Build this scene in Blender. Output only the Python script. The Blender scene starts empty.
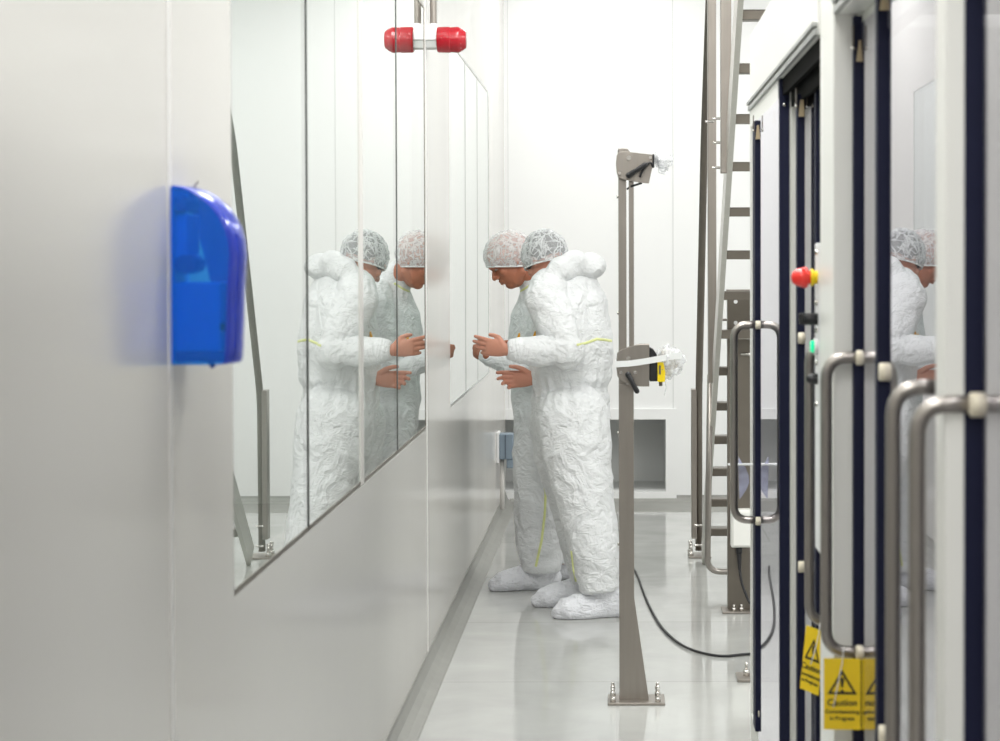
import bpy, bmesh, math, random
from mathutils import Vector, Matrix, noise
from mathutils.bvhtree import BVHTree
random.seed(7)
SC = bpy.context.scene
COL = SC.collection
V = Vector
F = 2000.0            # focal length in pixels of the 1000x741 frame
EYE = V((0, 0, 1.58))

def W(x, y, Y):       # where a point seen at pixel (x, y) stands when it is Y metres down the corridor
    return V(((x - 617) * Y / F, Y, 1.58 + (262 - y) * Y / F))

# ------------------------------------------------------------------ materials
def new_mat(name):
    m = bpy.data.materials.new(name); m.use_nodes = True
    nt = m.node_tree
    for n in list(nt.nodes): nt.nodes.remove(n)
    out = nt.nodes.new('ShaderNodeOutputMaterial')
    return m, nt, out

def principled(name, col, rough=0.5, metal=0.0, bump=0.0, scale=30.0, stretch=(1, 1, 1), var=0.0, coat=0.0,
               trans=0.0, sss=0.0, rvar=0.0, ior=1.5, detail=4.0, dist=0.0, emis=None, bd=0.01, spec=0.5):
    m, nt, out = new_mat(name)
    b = nt.nodes.new('ShaderNodeBsdfPrincipled')
    b.inputs['Base Color'].default_value = (*col, 1)
    b.inputs['Roughness'].default_value = rough
    b.inputs['Metallic'].default_value = metal
    b.inputs['IOR'].default_value = ior
    b.inputs['Specular IOR Level'].default_value = spec
    b.inputs['Coat Weight'].default_value = coat
    b.inputs['Transmission Weight'].default_value = trans
    if sss:
        b.inputs['Subsurface Weight'].default_value = sss
        b.inputs['Subsurface Radius'].default_value = (0.02, 0.008, 0.005)
        b.inputs['Subsurface Scale'].default_value = 0.5
    if emis:
        b.inputs['Emission Color'].default_value = (*emis[0], 1); b.inputs['Emission Strength'].default_value = emis[1]
    nt.links.new(b.outputs[0], out.inputs[0])
    if bump or var or rvar:
        tc = nt.nodes.new('ShaderNodeTexCoord'); mp = nt.nodes.new('ShaderNodeMapping')
        mp.inputs['Scale'].default_value = stretch
        nt.links.new(tc.outputs['Object'], mp.inputs[0])
        nz = nt.nodes.new('ShaderNodeTexNoise'); nz.inputs['Scale'].default_value = scale
        nz.inputs['Detail'].default_value = detail; nz.inputs['Distortion'].default_value = dist
        nt.links.new(mp.outputs[0], nz.inputs['Vector'])
        if bump:
            bp = nt.nodes.new('ShaderNodeBump'); bp.inputs['Strength'].default_value = bump
            bp.inputs['Distance'].default_value = bd
            nt.links.new(nz.outputs[0], bp.inputs['Height']); nt.links.new(bp.outputs[0], b.inputs['Normal'])
        if var:
            mx = nt.nodes.new('ShaderNodeMixRGB'); mx.inputs[1].default_value = (*[c * (1 - var) for c in col], 1)
            mx.inputs[2].default_value = (*[min(1, c * (1 + var)) for c in col], 1)
            nt.links.new(nz.outputs[0], mx.inputs[0]); nt.links.new(mx.outputs[0], b.inputs['Base Color'])
        if rvar:
            mr = nt.nodes.new('ShaderNodeMapRange')
            mr.inputs['To Min'].default_value = max(0, rough - rvar); mr.inputs['To Max'].default_value = rough + rvar
            nt.links.new(nz.outputs[0], mr.inputs[0]); nt.links.new(mr.outputs[0], b.inputs['Roughness'])
    return m

def pane_mat(name, ior, tint, pw=2.0, gc=(0.97, 0.985, 0.975)):
    m, nt, out = new_mat(name)
    fr = nt.nodes.new('ShaderNodeFresnel'); fr.inputs['IOR'].default_value = ior
    geo = nt.nodes.new('ShaderNodeNewGeometry')
    inv = nt.nodes.new('ShaderNodeMath'); inv.operation = 'SUBTRACT'; inv.inputs[0].default_value = 1
    nt.links.new(geo.outputs['Backfacing'], inv.inputs[1])
    mu = nt.nodes.new('ShaderNodeMath'); mu.operation = 'MULTIPLY'
    q = nt.nodes.new('ShaderNodeMath'); q.operation = 'SUBTRACT'; q.inputs[0].default_value = 1; nt.links.new(fr.outputs[0], q.inputs[1])
    q2 = nt.nodes.new('ShaderNodeMath'); q2.operation = 'POWER'; q2.inputs[1].default_value = pw; nt.links.new(q.outputs[0], q2.inputs[0])
    q3 = nt.nodes.new('ShaderNodeMath'); q3.operation = 'SUBTRACT'; q3.inputs[0].default_value = 1; nt.links.new(q2.outputs[0], q3.inputs[1])
    nt.links.new(q3.outputs[0], mu.inputs[0]); nt.links.new(inv.outputs[0], mu.inputs[1])
    tr = nt.nodes.new('ShaderNodeBsdfTransparent'); tr.inputs[0].default_value = (*tint, 1)
    gl = nt.nodes.new('ShaderNodeBsdfGlossy'); gl.inputs['Roughness'].default_value = 0.0
    gl.inputs[0].default_value = (*gc, 1)
    mx = nt.nodes.new('ShaderNodeMixShader')
    nt.links.new(mu.outputs[0], mx.inputs[0]); nt.links.new(tr.outputs[0], mx.inputs[1]); nt.links.new(gl.outputs[0], mx.inputs[2])
    nt.links.new(mx.outputs[0], out.inputs[0])
    return m

def net_mat(name, alpha_lo, alpha_hi):
    m, nt, out = new_mat(name)
    tc = nt.nodes.new('ShaderNodeTexCoord')
    nz = nt.nodes.new('ShaderNodeTexNoise'); nz.inputs['Scale'].default_value = 14; nz.inputs['Detail'].default_value = 2
    nt.links.new(tc.outputs['Object'], nz.inputs['Vector'])
    def ridge(sc, st, dist):
        mp = nt.nodes.new('ShaderNodeMapping'); mp.inputs['Scale'].default_value = st
        nt.links.new(tc.outputs['Object'], mp.inputs[0])
        n = nt.nodes.new('ShaderNodeTexNoise'); n.inputs['Scale'].default_value = sc; n.inputs['Detail'].default_value = 1.5; n.inputs['Distortion'].default_value = dist
        nt.links.new(mp.outputs[0], n.inputs['Vector'])
        a = nt.nodes.new('ShaderNodeMath'); a.operation = 'SUBTRACT'; a.inputs[1].default_value = .5; nt.links.new(n.outputs[0], a.inputs[0])
        b2 = nt.nodes.new('ShaderNodeMath'); b2.operation = 'ABSOLUTE'; nt.links.new(a.outputs[0], b2.inputs[0])
        return b2
    r1 = ridge(28, (1, 1, .35), .8); r2 = ridge(40, (.6, 1, 1), .5)
    mn = nt.nodes.new('ShaderNodeMath'); mn.operation = 'MINIMUM'; nt.links.new(r1.outputs[0], mn.inputs[0]); nt.links.new(r2.outputs[0], mn.inputs[1])
    mr = nt.nodes.new('ShaderNodeMapRange'); mr.inputs['From Min'].default_value = 0.0; mr.inputs['From Max'].default_value = 0.055
    mr.inputs['To Min'].default_value = alpha_hi; mr.inputs['To Max'].default_value = alpha_lo
    nt.links.new(mn.outputs[0], mr.inputs[0])
    tr = nt.nodes.new('ShaderNodeBsdfTransparent')
    df = nt.nodes.new('ShaderNodeBsdfDiffuse'); df.inputs[0].default_value = (0.9, 0.92, 0.93, 1)
    mx = nt.nodes.new('ShaderNodeMixShader')
    nt.links.new(mr.outputs[0], mx.inputs[0]); nt.links.new(tr.outputs[0], mx.inputs[1]); nt.links.new(df.outputs[0], mx.inputs[2])
    nt.links.new(mx.outputs[0], out.inputs[0])
    return m

M = {}
M['panel'] = principled('panel_grey', (0.66, 0.645, 0.615), 0.17, bump=0.012, scale=1.2, stretch=(1, 1.0, .25), rvar=0.04, bd=.05, spec=.45)
M['seam'] = principled('panel_seam', (0.78, 0.77, 0.75), 0.35)
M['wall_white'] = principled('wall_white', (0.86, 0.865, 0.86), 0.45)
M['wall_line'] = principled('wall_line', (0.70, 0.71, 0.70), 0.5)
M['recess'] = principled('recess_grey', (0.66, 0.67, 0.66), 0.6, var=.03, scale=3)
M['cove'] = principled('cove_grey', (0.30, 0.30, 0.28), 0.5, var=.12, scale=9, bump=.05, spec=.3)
M['joint'] = principled('glazing_joint', (0.06, 0.065, 0.06), 0.5)
M['mullion'] = principled('mullion_pale', (0.72, 0.70, 0.67), 0.4)
M['joint_pale'] = principled('glazing_joint_pale', (0.58, 0.59, 0.58), 0.5)
M['glass'] = pane_mat('window_glass', 1.7, (0.86, 0.92, 0.89), 2.6)
M['acrylic'] = pane_mat('door_glass', 1.7, (0.80, 0.80, 0.85), 2.0, (.92, .91, .95))
M['steel'] = principled('brushed_steel', (0.34, 0.31, 0.28), 0.36, 0.85, bump=.03, scale=60, stretch=(1, 1, .06), var=.12)
M['steel_light'] = principled('bright_steel', (0.62, 0.61, 0.57), 0.3, 0.9, bump=.02, scale=60, var=.08)
M['steel_dark'] = principled('dull_steel', (0.19, 0.17, 0.145), 0.4, 0.85, var=.12, scale=12)
M['chrome'] = principled('bolt_steel', (0.6, 0.58, 0.55), 0.2, 1.0, var=.1, scale=40)
M['tube'] = principled('handle_tube', (0.34, 0.315, 0.29), 0.3, 0.9, var=.08, scale=20)
M['cream_white'] = principled('powder_white', (0.84, 0.84, 0.80), 0.35, var=.01, scale=5)
M['cream'] = principled('powder_cream', (0.66, 0.66, 0.61), 0.4, var=.02, scale=5)
M['navy'] = principled('navy_profile', (0.006, 0.008, 0.030), 0.6, var=.15, scale=8, spec=.25)
M['spacer'] = principled('cream_spacer', (0.72, 0.66, 0.52), 0.5, var=.04, scale=30)
M['tan'] = principled('tan_roller', (0.45, 0.36, 0.22), 0.5, var=.08, scale=40)
M['black'] = principled('black_plastic', (0.012, 0.012, 0.014), 0.4, var=.2, scale=20)
M['rail_dark'] = principled('dark_rail', (0.004, 0.004, 0.004), 0.8, var=.2, scale=8, spec=.05)
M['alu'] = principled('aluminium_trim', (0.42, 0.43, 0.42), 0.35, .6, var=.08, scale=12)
M['red'] = principled('red_plastic', (0.40, 0.006, 0.016), 0.25, coat=.2, var=.08, scale=20)
M['estop'] = principled('signal_red', (0.85, 0.03, 0.02), 0.3, coat=.4, var=.03, scale=20)
M['yellow'] = principled('signal_yellow', (0.9, 0.66, 0.01), 0.4, var=.03, scale=20)
M['signyellow'] = principled('sign_yellow', (0.86, 0.60, 0.01), 0.45, var=.03, scale=10)
M['green'] = principled('green_lens', (0.0, 0.6, 0.25), 0.25, coat=.5, emis=((0, .9, .4), .5))
M['white_plastic'] = principled('white_plastic', (0.82, 0.82, 0.82), 0.35, var=.02, scale=20)
M['greybox'] = principled('blue_grey_plastic', (0.22, 0.28, 0.34), 0.5, var=.05, scale=15)
M['greybox_dark'] = principled('dark_blue_grey_plastic', (0.10, 0.13, 0.17), 0.5, var=.05, scale=15)
M['skin'] = principled('skin', (0.56, 0.26, 0.18), 0.5, sss=.15, var=.10, scale=22, bump=.15, bd=.004)
M['skin_tan'] = principled('skin_flushed', (0.44, 0.16, 0.09), 0.5, sss=.12, var=.12, scale=22, bump=.15, bd=.004)
M['hair'] = principled('dark_grey_hair', (0.035, 0.035, 0.04), 0.6, bump=.6, scale=90, stretch=(1, 1, .3), var=.5, bd=.006)
M['hair_thin'] = principled('thin_hair', (0.62, 0.30, 0.22), 0.6, bump=.4, scale=90, var=.15, bd=.004)
M['net'] = net_mat('hair_net_gauze', 0.22, 0.66)
M['net_pale'] = net_mat('hair_net_gauze_pale', 0.26, 0.58)
M['eye'] = principled('eye_white', (0.40, 0.36, 0.34), 0.3)
M['elastic'] = principled('net_elastic', (0.85, 0.86, 0.86), 0.7, bump=.3, scale=200)
M['tape'] = principled('seam_tape_lime', (0.76, 0.80, 0.36), 0.6, var=.15, scale=50)
M['shoe'] = principled('overshoe', (0.78, 0.79, 0.83), 0.6, bump=.7, scale=30, stretch=(1, 1, 1.8), dist=1.2, bd=.02)
M['gold'] = principled('ring_gold', (0.8, .5, .15), 0.25, 1.0)
M['tag'] = principled('orange_tag', (0.85, 0.42, 0.01), 0.4, var=.1, scale=60)
M['tape_white'] = principled('white_tape', (0.85, 0.86, 0.86), 0.4, var=.02, scale=20)
M['cable'] = principled('black_cable', (0.01, 0.01, 0.012), 0.45)

def tyvek(name, col):
    m, nt, out = new_mat(name)
    b = nt.nodes.new('ShaderNodeBsdfPrincipled'); b.inputs['Base Color'].default_value = (*col, 1)
    b.inputs['Roughness'].default_value = 0.55
    tc = nt.nodes.new('ShaderNodeTexCoord')
    def rid(sc, st, dist, det):
        mp = nt.nodes.new('ShaderNodeMapping'); mp.inputs['Scale'].default_value = st
        mp.inputs['Rotation'].default_value = (.3, .5, .2)
        nt.links.new(tc.outputs['Object'], mp.inputs[0])
        n = nt.nodes.new('ShaderNodeTexNoise'); n.inputs['Scale'].default_value = sc; n.inputs['Detail'].default_value = det; n.inputs['Distortion'].default_value = dist
        nt.links.new(mp.outputs[0], n.inputs['Vector'])
        a = nt.nodes.new('ShaderNodeMath'); a.operation = 'SUBTRACT'; a.inputs[1].default_value = .5; nt.links.new(n.outputs[0], a.inputs[0])
        b2 = nt.nodes.new('ShaderNodeMath'); b2.operation = 'ABSOLUTE'; nt.links.new(a.outputs[0], b2.inputs[0])
        return b2
    q1 = rid(7, (1, 1, .8), 1.0, 3); q2 = rid(20, (1, 1, 1.6), .7, 3)
    ad = nt.nodes.new('ShaderNodeMath'); ad.operation = 'MULTIPLY_ADD'; ad.inputs[1].default_value = -2.2
    m2_ = nt.nodes.new('ShaderNodeMath'); m2_.operation = 'MULTIPLY'; m2_.inputs[1].default_value = -.8
    nt.links.new(q2.outputs[0], m2_.inputs[0]); nt.links.new(q1.outputs[0], ad.inputs[0]); nt.links.new(m2_.outputs[0], ad.inputs[2])
    bp = nt.nodes.new('ShaderNodeBump'); bp.inputs['Strength'].default_value = 1.0; bp.inputs['Distance'].default_value = 0.019
    nt.links.new(ad.outputs[0], bp.inputs['Height']); nt.links.new(bp.outputs[0], b.inputs['Normal'])
    nt.links.new(b.outputs[0], out.inputs[0])
    return m
M['suit'] = tyvek('white_coverall', (0.775, 0.79, 0.80))

def floor_mat():
    m, nt, out = new_mat('epoxy_floor')
    b = nt.nodes.new('ShaderNodeBsdfPrincipled'); nt.links.new(b.outputs[0], out.inputs[0])
    tc = nt.nodes.new('ShaderNodeTexCoord')
    n1 = nt.nodes.new('ShaderNodeTexNoise'); n1.inputs['Scale'].default_value = 2.2; n1.inputs['Detail'].default_value = 5
    n1.inputs['Distortion'].default_value = 1.0
    nt.links.new(tc.outputs['Object'], n1.inputs['Vector'])
    br = nt.nodes.new('ShaderNodeTexBrick'); br.inputs['Scale'].default_value = 1.0
    br.inputs['Brick Width'].default_value = 2.4; br.inputs['Row Height'].default_value = 1.25; br.inputs['Mortar Size'].default_value = 0.006
    br.offset = 0.35
    br.inputs['Color1'].default_value = (0.50, 0.505, 0.485, 1); br.inputs['Color2'].default_value = (0.46, 0.465, 0.45, 1)
    br.inputs['Mortar'].default_value = (0.40, 0.40, 0.385, 1)
    nt.links.new(tc.outputs['Object'], br.inputs['Vector'])
    mx = nt.nodes.new('ShaderNodeMixRGB'); mx.blend_type = 'MULTIPLY'; mx.inputs[0].default_value = 1
    cr = nt.nodes.new('ShaderNodeMapRange'); cr.inputs['To Min'].default_value = 0.80; cr.inputs['To Max'].default_value = 1.18
    nt.links.new(n1.outputs[0], cr.inputs[0]); nt.links.new(br.outputs['Color'], mx.inputs[1]); nt.links.new(cr.outputs[0], mx.inputs[2])
    nt.links.new(mx.outputs[0], b.inputs['Base Color'])
    mr = nt.nodes.new('ShaderNodeMapRange'); mr.inputs['From Min'].default_value = .3; mr.inputs['From Max'].default_value = .7
    mr.inputs['To Min'].default_value = 0.03; mr.inputs['To Max'].default_value = 0.16
    nt.links.new(n1.outputs[0], mr.inputs[0]); nt.links.new(mr.outputs[0], b.inputs['Roughness'])
    n2 = nt.nodes.new('ShaderNodeTexNoise'); n2.inputs['Scale'].default_value = 6; n2.inputs['Detail'].default_value = 3
    nt.links.new(tc.outputs['Object'], n2.inputs['Vector'])
    bp = nt.nodes.new('ShaderNodeBump'); bp.inputs['Strength'].default_value = 0.08; bp.inputs['Distance'].default_value = 0.01
    nt.links.new(n2.outputs[0], bp.inputs['Height']); nt.links.new(bp.outputs[0], b.inputs['Normal'])
    return m
M['floor'] = floor_mat()

def dispenser_mat():
    m, nt, out = new_mat('translucent_blue')
    b = nt.nodes.new('ShaderNodeBsdfPrincipled')
    b.inputs['Base Color'].default_value = (0.05, 0.38, 0.95, 1); b.inputs['Roughness'].default_value = 0.12
    b.inputs['Coat Weight'].default_value = .5
    tr = nt.nodes.new('ShaderNodeBsdfTransparent'); tr.inputs[0].default_value = (0.22, 0.62, 1.0, 1)
    mx = nt.nodes.new('ShaderNodeMixShader'); mx.inputs[0].default_value = 0.22
    nt.links.new(tr.outputs[0], mx.inputs[1]); nt.links.new(b.outputs[0], mx.inputs[2]); nt.links.new(mx.outputs[0], out.inputs[0])
    return m
M['blue_clear'] = dispenser_mat()
M['blue_front0'] = principled('violet_blue_front', (0.07, 0.12, 0.70), 0.15, coat=.5, var=.05, scale=10)
def front_mat():
    m = M['blue_front0']; nt = m.node_tree
    out = [n for n in nt.nodes if n.type == 'OUTPUT_MATERIAL'][0]; b = [n for n in nt.nodes if n.type == 'BSDF_PRINCIPLED'][0]
    tr = nt.nodes.new('ShaderNodeBsdfTransparent'); tr.inputs[0].default_value = (.45, .55, 1, 1)
    mx = nt.nodes.new('ShaderNodeMixShader'); mx.inputs[0].default_value = .55
    nt.links.new(tr.outputs[0], mx.inputs[1]); nt.links.new(b.outputs[0], mx.inputs[2]); nt.links.new(mx.outputs[0], out.inputs[0])
    return m
M['blue_front'] = front_mat()
M['blue_inner'] = principled('blue_inner', (0.22, 0.62, 1.0), 0.35, var=.1, scale=20)
M['blue_deep'] = principled('deep_blue_inner', (0.01, 0.08, 0.45), 0.35, var=.1, scale=20)

def clear_film(name, a, col=(.9, .92, .95), sc=40):
    m, nt, out = new_mat(name)
    tc = nt.nodes.new('ShaderNodeTexCoord')
    nz = nt.nodes.new('ShaderNodeTexNoise'); nz.inputs['Scale'].default_value = sc; nz.inputs['Distortion'].default_value = 1.5
    nt.links.new(tc.outputs['Object'], nz.inputs['Vector'])
    b = nt.nodes.new('ShaderNodeBsdfPrincipled'); b.inputs['Base Color'].default_value = (*col, 1); b.inputs['Roughness'].default_value = .15
    bp = nt.nodes.new('ShaderNodeBump'); bp.inputs['Strength'].default_value = .8; bp.inputs['Distance'].default_value = .01
    nt.links.new(nz.outputs[0], bp.inputs['Height']); nt.links.new(bp.outputs[0], b.inputs['Normal'])
    tr = nt.nodes.new('ShaderNodeBsdfTransparent')
    mr = nt.nodes.new('ShaderNodeMapRange'); mr.inputs['From Min'].default_value = .35; mr.inputs['From Max'].default_value = .65
    mr.inputs['To Min'].default_value = a * .5; mr.inputs['To Max'].default_value = min(1, a * 1.5)
    nt.links.new(nz.outputs[0], mr.inputs[0])
    mx = nt.nodes.new('ShaderNodeMixShader'); nt.links.new(mr.outputs[0], mx.inputs[0])
    nt.links.new(tr.outputs[0], mx.inputs[1]); nt.links.new(b.outputs[0], mx.inputs[2]); nt.links.new(mx.outputs[0], out.inputs[0])
    return m
M['film'] = clear_film('crumpled_clear_film', .42)
M['film_tan'] = clear_film('crumpled_film_over_lamp', .5, (.75, .70, .62))
M['visor'] = clear_film('lavender_film', .5, (.62, .64, .85), 6)

# ------------------------------------------------------------------ mesh helpers
def NB(): return bmesh.new()
def box(bm, x0, x1, y0, y1, z0, z1, bev=0.0, mi=0, rot=None, pivot=None):
    vs = [V((x, y, z)) for z in (z0, z1) for y in (y0, y1) for x in (x0, x1)]
    if rot is not None:
        vs = [pivot + rot @ (v - pivot) for v in vs]
    b = [bm.verts.new(v) for v in vs]
    fs = []
    for q in ((0, 2, 3, 1), (4, 5, 7, 6), (0, 1, 5, 4), (1, 3, 7, 5), (3, 2, 6, 7), (2, 0, 4, 6)):
        f = bm.faces.new([b[i] for i in q]); f.material_index = mi; fs.append(f)
    if bev > 0:
        es = list({e for f in fs for e in f.edges})
        r = bmesh.ops.bevel(bm, geom=es, offset=bev, segments=2, affect='EDGES', profile=.5)
        for f in r['faces']: f.material_index = mi

def frame_of(t, side=None):
    t = t.normalized()
    s = side if side is not None else (V((0, 0, 1)) if abs(t.z) < .9 else V((0, 1, 0)))
    u = s - t * s.dot(t)
    if u.length < 1e-6: u = V((1, 0, 0)) - t * t.x
    u.normalize()
    return u, t.cross(u).normalized()

def chain(bm, pts, radii, n=16, side=None, round_ends=(True, True), mi=0):
    pts = [V(p) for p in pts]
    R = [(r, r) if not isinstance(r, (tuple, list)) else tuple(r) for r in radii]
    tang = []
    for i in range(len(pts)):
        a = pts[max(0, i - 1)]; b = pts[min(len(pts) - 1, i + 1)]
        tang.append((b - a).normalized())
    rings = []
    def cap(i, sgn):
        out = []
        for k in (3, 2, 1):
            th = k / 3.4 * math.pi / 2
            m = min(R[i])
            out.append((pts[i] + tang[i] * sgn * m * math.sin(th), (R[i][0] * math.cos(th), R[i][1] * math.cos(th)), tang[i]))
        return out
    if round_ends[0]: rings += cap(0, -1)
    for i, p in enumerate(pts): rings.append((p, R[i], tang[i]))
    if round_ends[1]: rings += list(reversed(cap(len(pts) - 1, 1)))
    prev = None; u0 = side
    vr = []
    for p, r, t in rings:
        if side is None:
            u, w = frame_of(t, u0); u0 = u
        else:
            u, w = frame_of(t, side)
        vr.append([bm.verts.new(p + u * r[0] * math.cos(2 * math.pi * k / n) + w * r[1] * math.sin(2 * math.pi * k / n)) for k in range(n)])
    for a, b in zip(vr, vr[1:]):
        for k in range(n):
            f = bm.faces.new((a[k], a[(k + 1) % n], b[(k + 1) % n], b[k])); f.material_index = mi; f.smooth = True
    f = bm.faces.new(list(reversed(vr[0]))); f.material_index = mi
    f = bm.faces.new(vr[-1]); f.material_index = mi

def bend(pts, r, seg=6):
    """a polyline with its inner corners rounded by radius r"""
    pts = [V(p) for p in pts]; out = [pts[0]]
    for i in range(1, len(pts) - 1):
        a, p, b = pts[i - 1], pts[i], pts[i + 1]
        da = (a - p).normalized(); db = (b - p).normalized()
        s, e = p + da * r, p + db * r
        for k in range(seg + 1):
            t = k / seg
            out.append(s * (1 - t) ** 2 + p * 2 * t * (1 - t) + e * t * t)
    out.append(pts[-1]); return out

def tube(bm, pts, r, n=14, mi=0, ends=(False, False)):
    chain(bm, pts, [r] * len(pts), n, round_ends=ends, mi=mi)

def cyl(bm, a, b, r, n=20, mi=0, r2=None):
    chain(bm, [a, b], [r, r if r2 is None else r2], n, round_ends=(False, False), mi=mi)

def ellipsoid(bm, c, ax, ay, az, nu=24, nv=16, mi=0):
    c = V(c); rows = []
    top = bm.verts.new(c + az); bot = bm.verts.new(c - az)
    for j in range(1, nv):
        ph = math.pi * j / nv
        rows.append([bm.verts.new(c + az * math.cos(ph) + (ax * math.cos(2 * math.pi * i / nu) + ay * math.sin(2 * math.pi * i / nu)) * math.sin(ph)) for i in range(nu)])
    for i in range(nu):
        k = (i + 1) % nu
        f = bm.faces.new((top, rows[0][i], rows[0][k])); f.smooth = True; f.material_index = mi
        f = bm.faces.new((bot, rows[-1][k], rows[-1][i])); f.smooth = True; f.material_index = mi
        for a, b in zip(rows, rows[1:]):
            f = bm.faces.new((a[i], b[i], b[k], a[k])); f.smooth = True; f.material_index = mi

def prism(bm, poly, axis, a, b, mi=0, bev=0):
    """polygon of 2D points extruded along an axis ('x': points are y,z; 'y': points are x,z; 'z': x,y)"""
    def P(p, t):
        return {'x': V((t, p[0], p[1])), 'y': V((p[0], t, p[1])), 'z': V((p[0], p[1], t))}[axis]
    A = [bm.verts.new(P(p, a)) for p in poly]; B = [bm.verts.new(P(p, b)) for p in poly]
    fs = [bm.faces.new(A), bm.faces.new(list(reversed(B)))]
    for i in range(len(poly)):
        k = (i + 1) % len(poly)
        fs.append(bm.faces.new((A[i], B[i], B[k], A[k])))
    for f in fs: f.material_index = mi
    if bev:
        r = bmesh.ops.bevel(bm, geom=list({e for f in fs for e in f.edges}), offset=bev, segments=2, affect='EDGES', profile=.5)
        for f in r['faces']: f.material_index = mi

def link(name, me, mats, parent=None):
    for m in (mats if isinstance(mats, (list, tuple)) else [mats]): me.materials.append(m)
    o = bpy.data.objects.new(name, me); COL.objects.link(o)
    if parent is not None:
        o.parent = parent
        # parents are unrotated empties or meshes at their own location: keep the child where it was built
        off = parent.location if parent.type == 'EMPTY' else V((0, 0, 0))
        o.matrix_parent_inverse = Matrix.Translation(-off)
    return o

def obj(name, bm, mats, parent=None, smooth=False, recentre=None):
    bmesh.ops.recalc_face_normals(bm, faces=bm.faces)
    me = bpy.data.meshes.new(name); bm.to_mesh(me); bm.free()
    if smooth:
        for p in me.polygons: p.use_smooth = True
    return link(name, me, mats, parent)

def thing(name, label, cat, loc, group=None):
    o = bpy.data.objects.new(name, None); COL.objects.link(o); o.location = loc
    o.empty_display_size = .05
    o['label'] = label; o['category'] = cat
    if group: o['group'] = group
    return o
def tag(o, label, cat, group=None):
    o['label'] = label; o['category'] = cat
    if group: o['group'] = group
    return o
def struct(name, bm, m, smooth=False):
    o = obj(name, bm, m, smooth=smooth); o['kind'] = 'structure'; return o
def auto_smooth(o, ang=40):
    me = o.data
    for p in me.polygons: p.use_smooth = True
    me.set_sharp_from_angle(angle=math.radians(ang))
    return o

# ------------------------------------------------------------------ the setting
XW = -0.735                     # face of the glossy left wall
YB = 13.1                       # back wall
ZC = 3.7
YR = -3.0                       # end of the corridor behind the camera
b = NB(); box(b, -4.2, 4.5, YR - .1, YB + 1.6, -.1, 0); struct('floor', b, M['floor'])
b = NB(); box(b, -4.2, 4.5, YR - .1, YB + .2, ZC, ZC + .1); struct('ceiling', b, M['wall_white'])

# left wall: panels round the two glazed openings (0.94 m to 2.55 m high)
ZS, ZT = 0.940, 2.555
W1 = (XW * -F / 385, XW * -F / 191.5)       # 3.82 .. 7.68
W2 = (XW * -F / 167, XW * -F / 128)         # 8.80 .. 11.48
b = NB(); T = .06
for (y0, y1, z0, z1) in ((YR, W1[0], 0, ZC), (W1[0], W1[1], 0, ZS), (W1[0], W1[1], ZT, ZC), (W1[1], W2[0], 0, ZC),
                         (W2[0], W2[1], 0, ZS), (W2[0], W2[1], ZT, ZC), (W2[1], YB, 0, ZC)):
    box(b, XW - T, XW, y0, y1, z0, z1)
bmesh.ops.remove_doubles(b, verts=b.verts, dist=1e-5)
struct('wall_left', b, M['panel'])
def seam(y, n):
    bb = NB(); box(bb, XW, XW + .0015, y - .012, y + .012, .07, ZC); struct('trim_%d' % n, bb, M['seam'])
seam(3.285, 1)
b = NB(); box(b, XW, XW + .0012, W1[1] + .02, W1[1] + .05, .07, ZC); struct('trim_2', b, M['seam'])

def glazing(n, rng, joints, light=()):
    w = bpy.data.objects.new('window_%d' % n, None); COL.objects.link(w); w.location = (XW - .03, rng[0], ZS); w['kind'] = 'structure'
    ys = [rng[0]] + joints + [rng[1]]
    for a, c in zip(ys, ys[1:]):
        bb = NB(); box(bb, XW - .010, XW - .002, a + .004, c - .004, ZS + .004, ZT - .004); obj('glass_pane', bb, M['glass'], w)
    for j in joints:
        bb = NB(); wd = .035 if j in light else (.009 if n == 1 else .008)
        box(bb, XW - .012, XW + (.001 if j in light else -.0005), j - wd, j + wd, ZS, ZT); obj('mullion', bb, M['mullion'] if j in light else (M['joint'] if n == 1 else M['joint_pale']), w)
    bb = NB(); e = .005
    box(bb, XW - .05, XW - .0005, rng[0] - e, rng[0] + e, ZS, ZT); box(bb, XW - .05, XW - .0005, rng[1] - e, rng[1] + e, ZS, ZT)
    box(bb, XW - .05, XW - .0005, rng[0], rng[1], ZS - e, ZS + .012); box(bb, XW - .05, XW - .0005, rng[0], rng[1], ZT - e, ZT + e)
    obj('window_frame', bb, M['steel_dark'] if n == 1 else M['joint_pale'], w)
k = -XW * F
glazing(1, W1, [k / 309, k / 255.5, k / 219.5], (k / 255.5,))
glazing(2, W2, [k / 151, k / 139])

# room beyond the left glazing
b = NB(); box(b, -3.6, -3.5, YR, YB, 0, ZC); struct('wall_adjacent', b, M['wall_white'])
# skirting coves
def cove(name, pts2, ax, a, c):
    bb = NB(); prism(bb, pts2, ax, a, c); struct(name, bb, M['cove'])
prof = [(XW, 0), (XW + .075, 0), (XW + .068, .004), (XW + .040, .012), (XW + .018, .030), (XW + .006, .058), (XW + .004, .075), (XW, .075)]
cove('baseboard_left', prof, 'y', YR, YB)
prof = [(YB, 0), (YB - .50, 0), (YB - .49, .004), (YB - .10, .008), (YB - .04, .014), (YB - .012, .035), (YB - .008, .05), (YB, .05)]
cove('baseboard_back', prof, 'x', XW + .03, 4.4)

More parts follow.
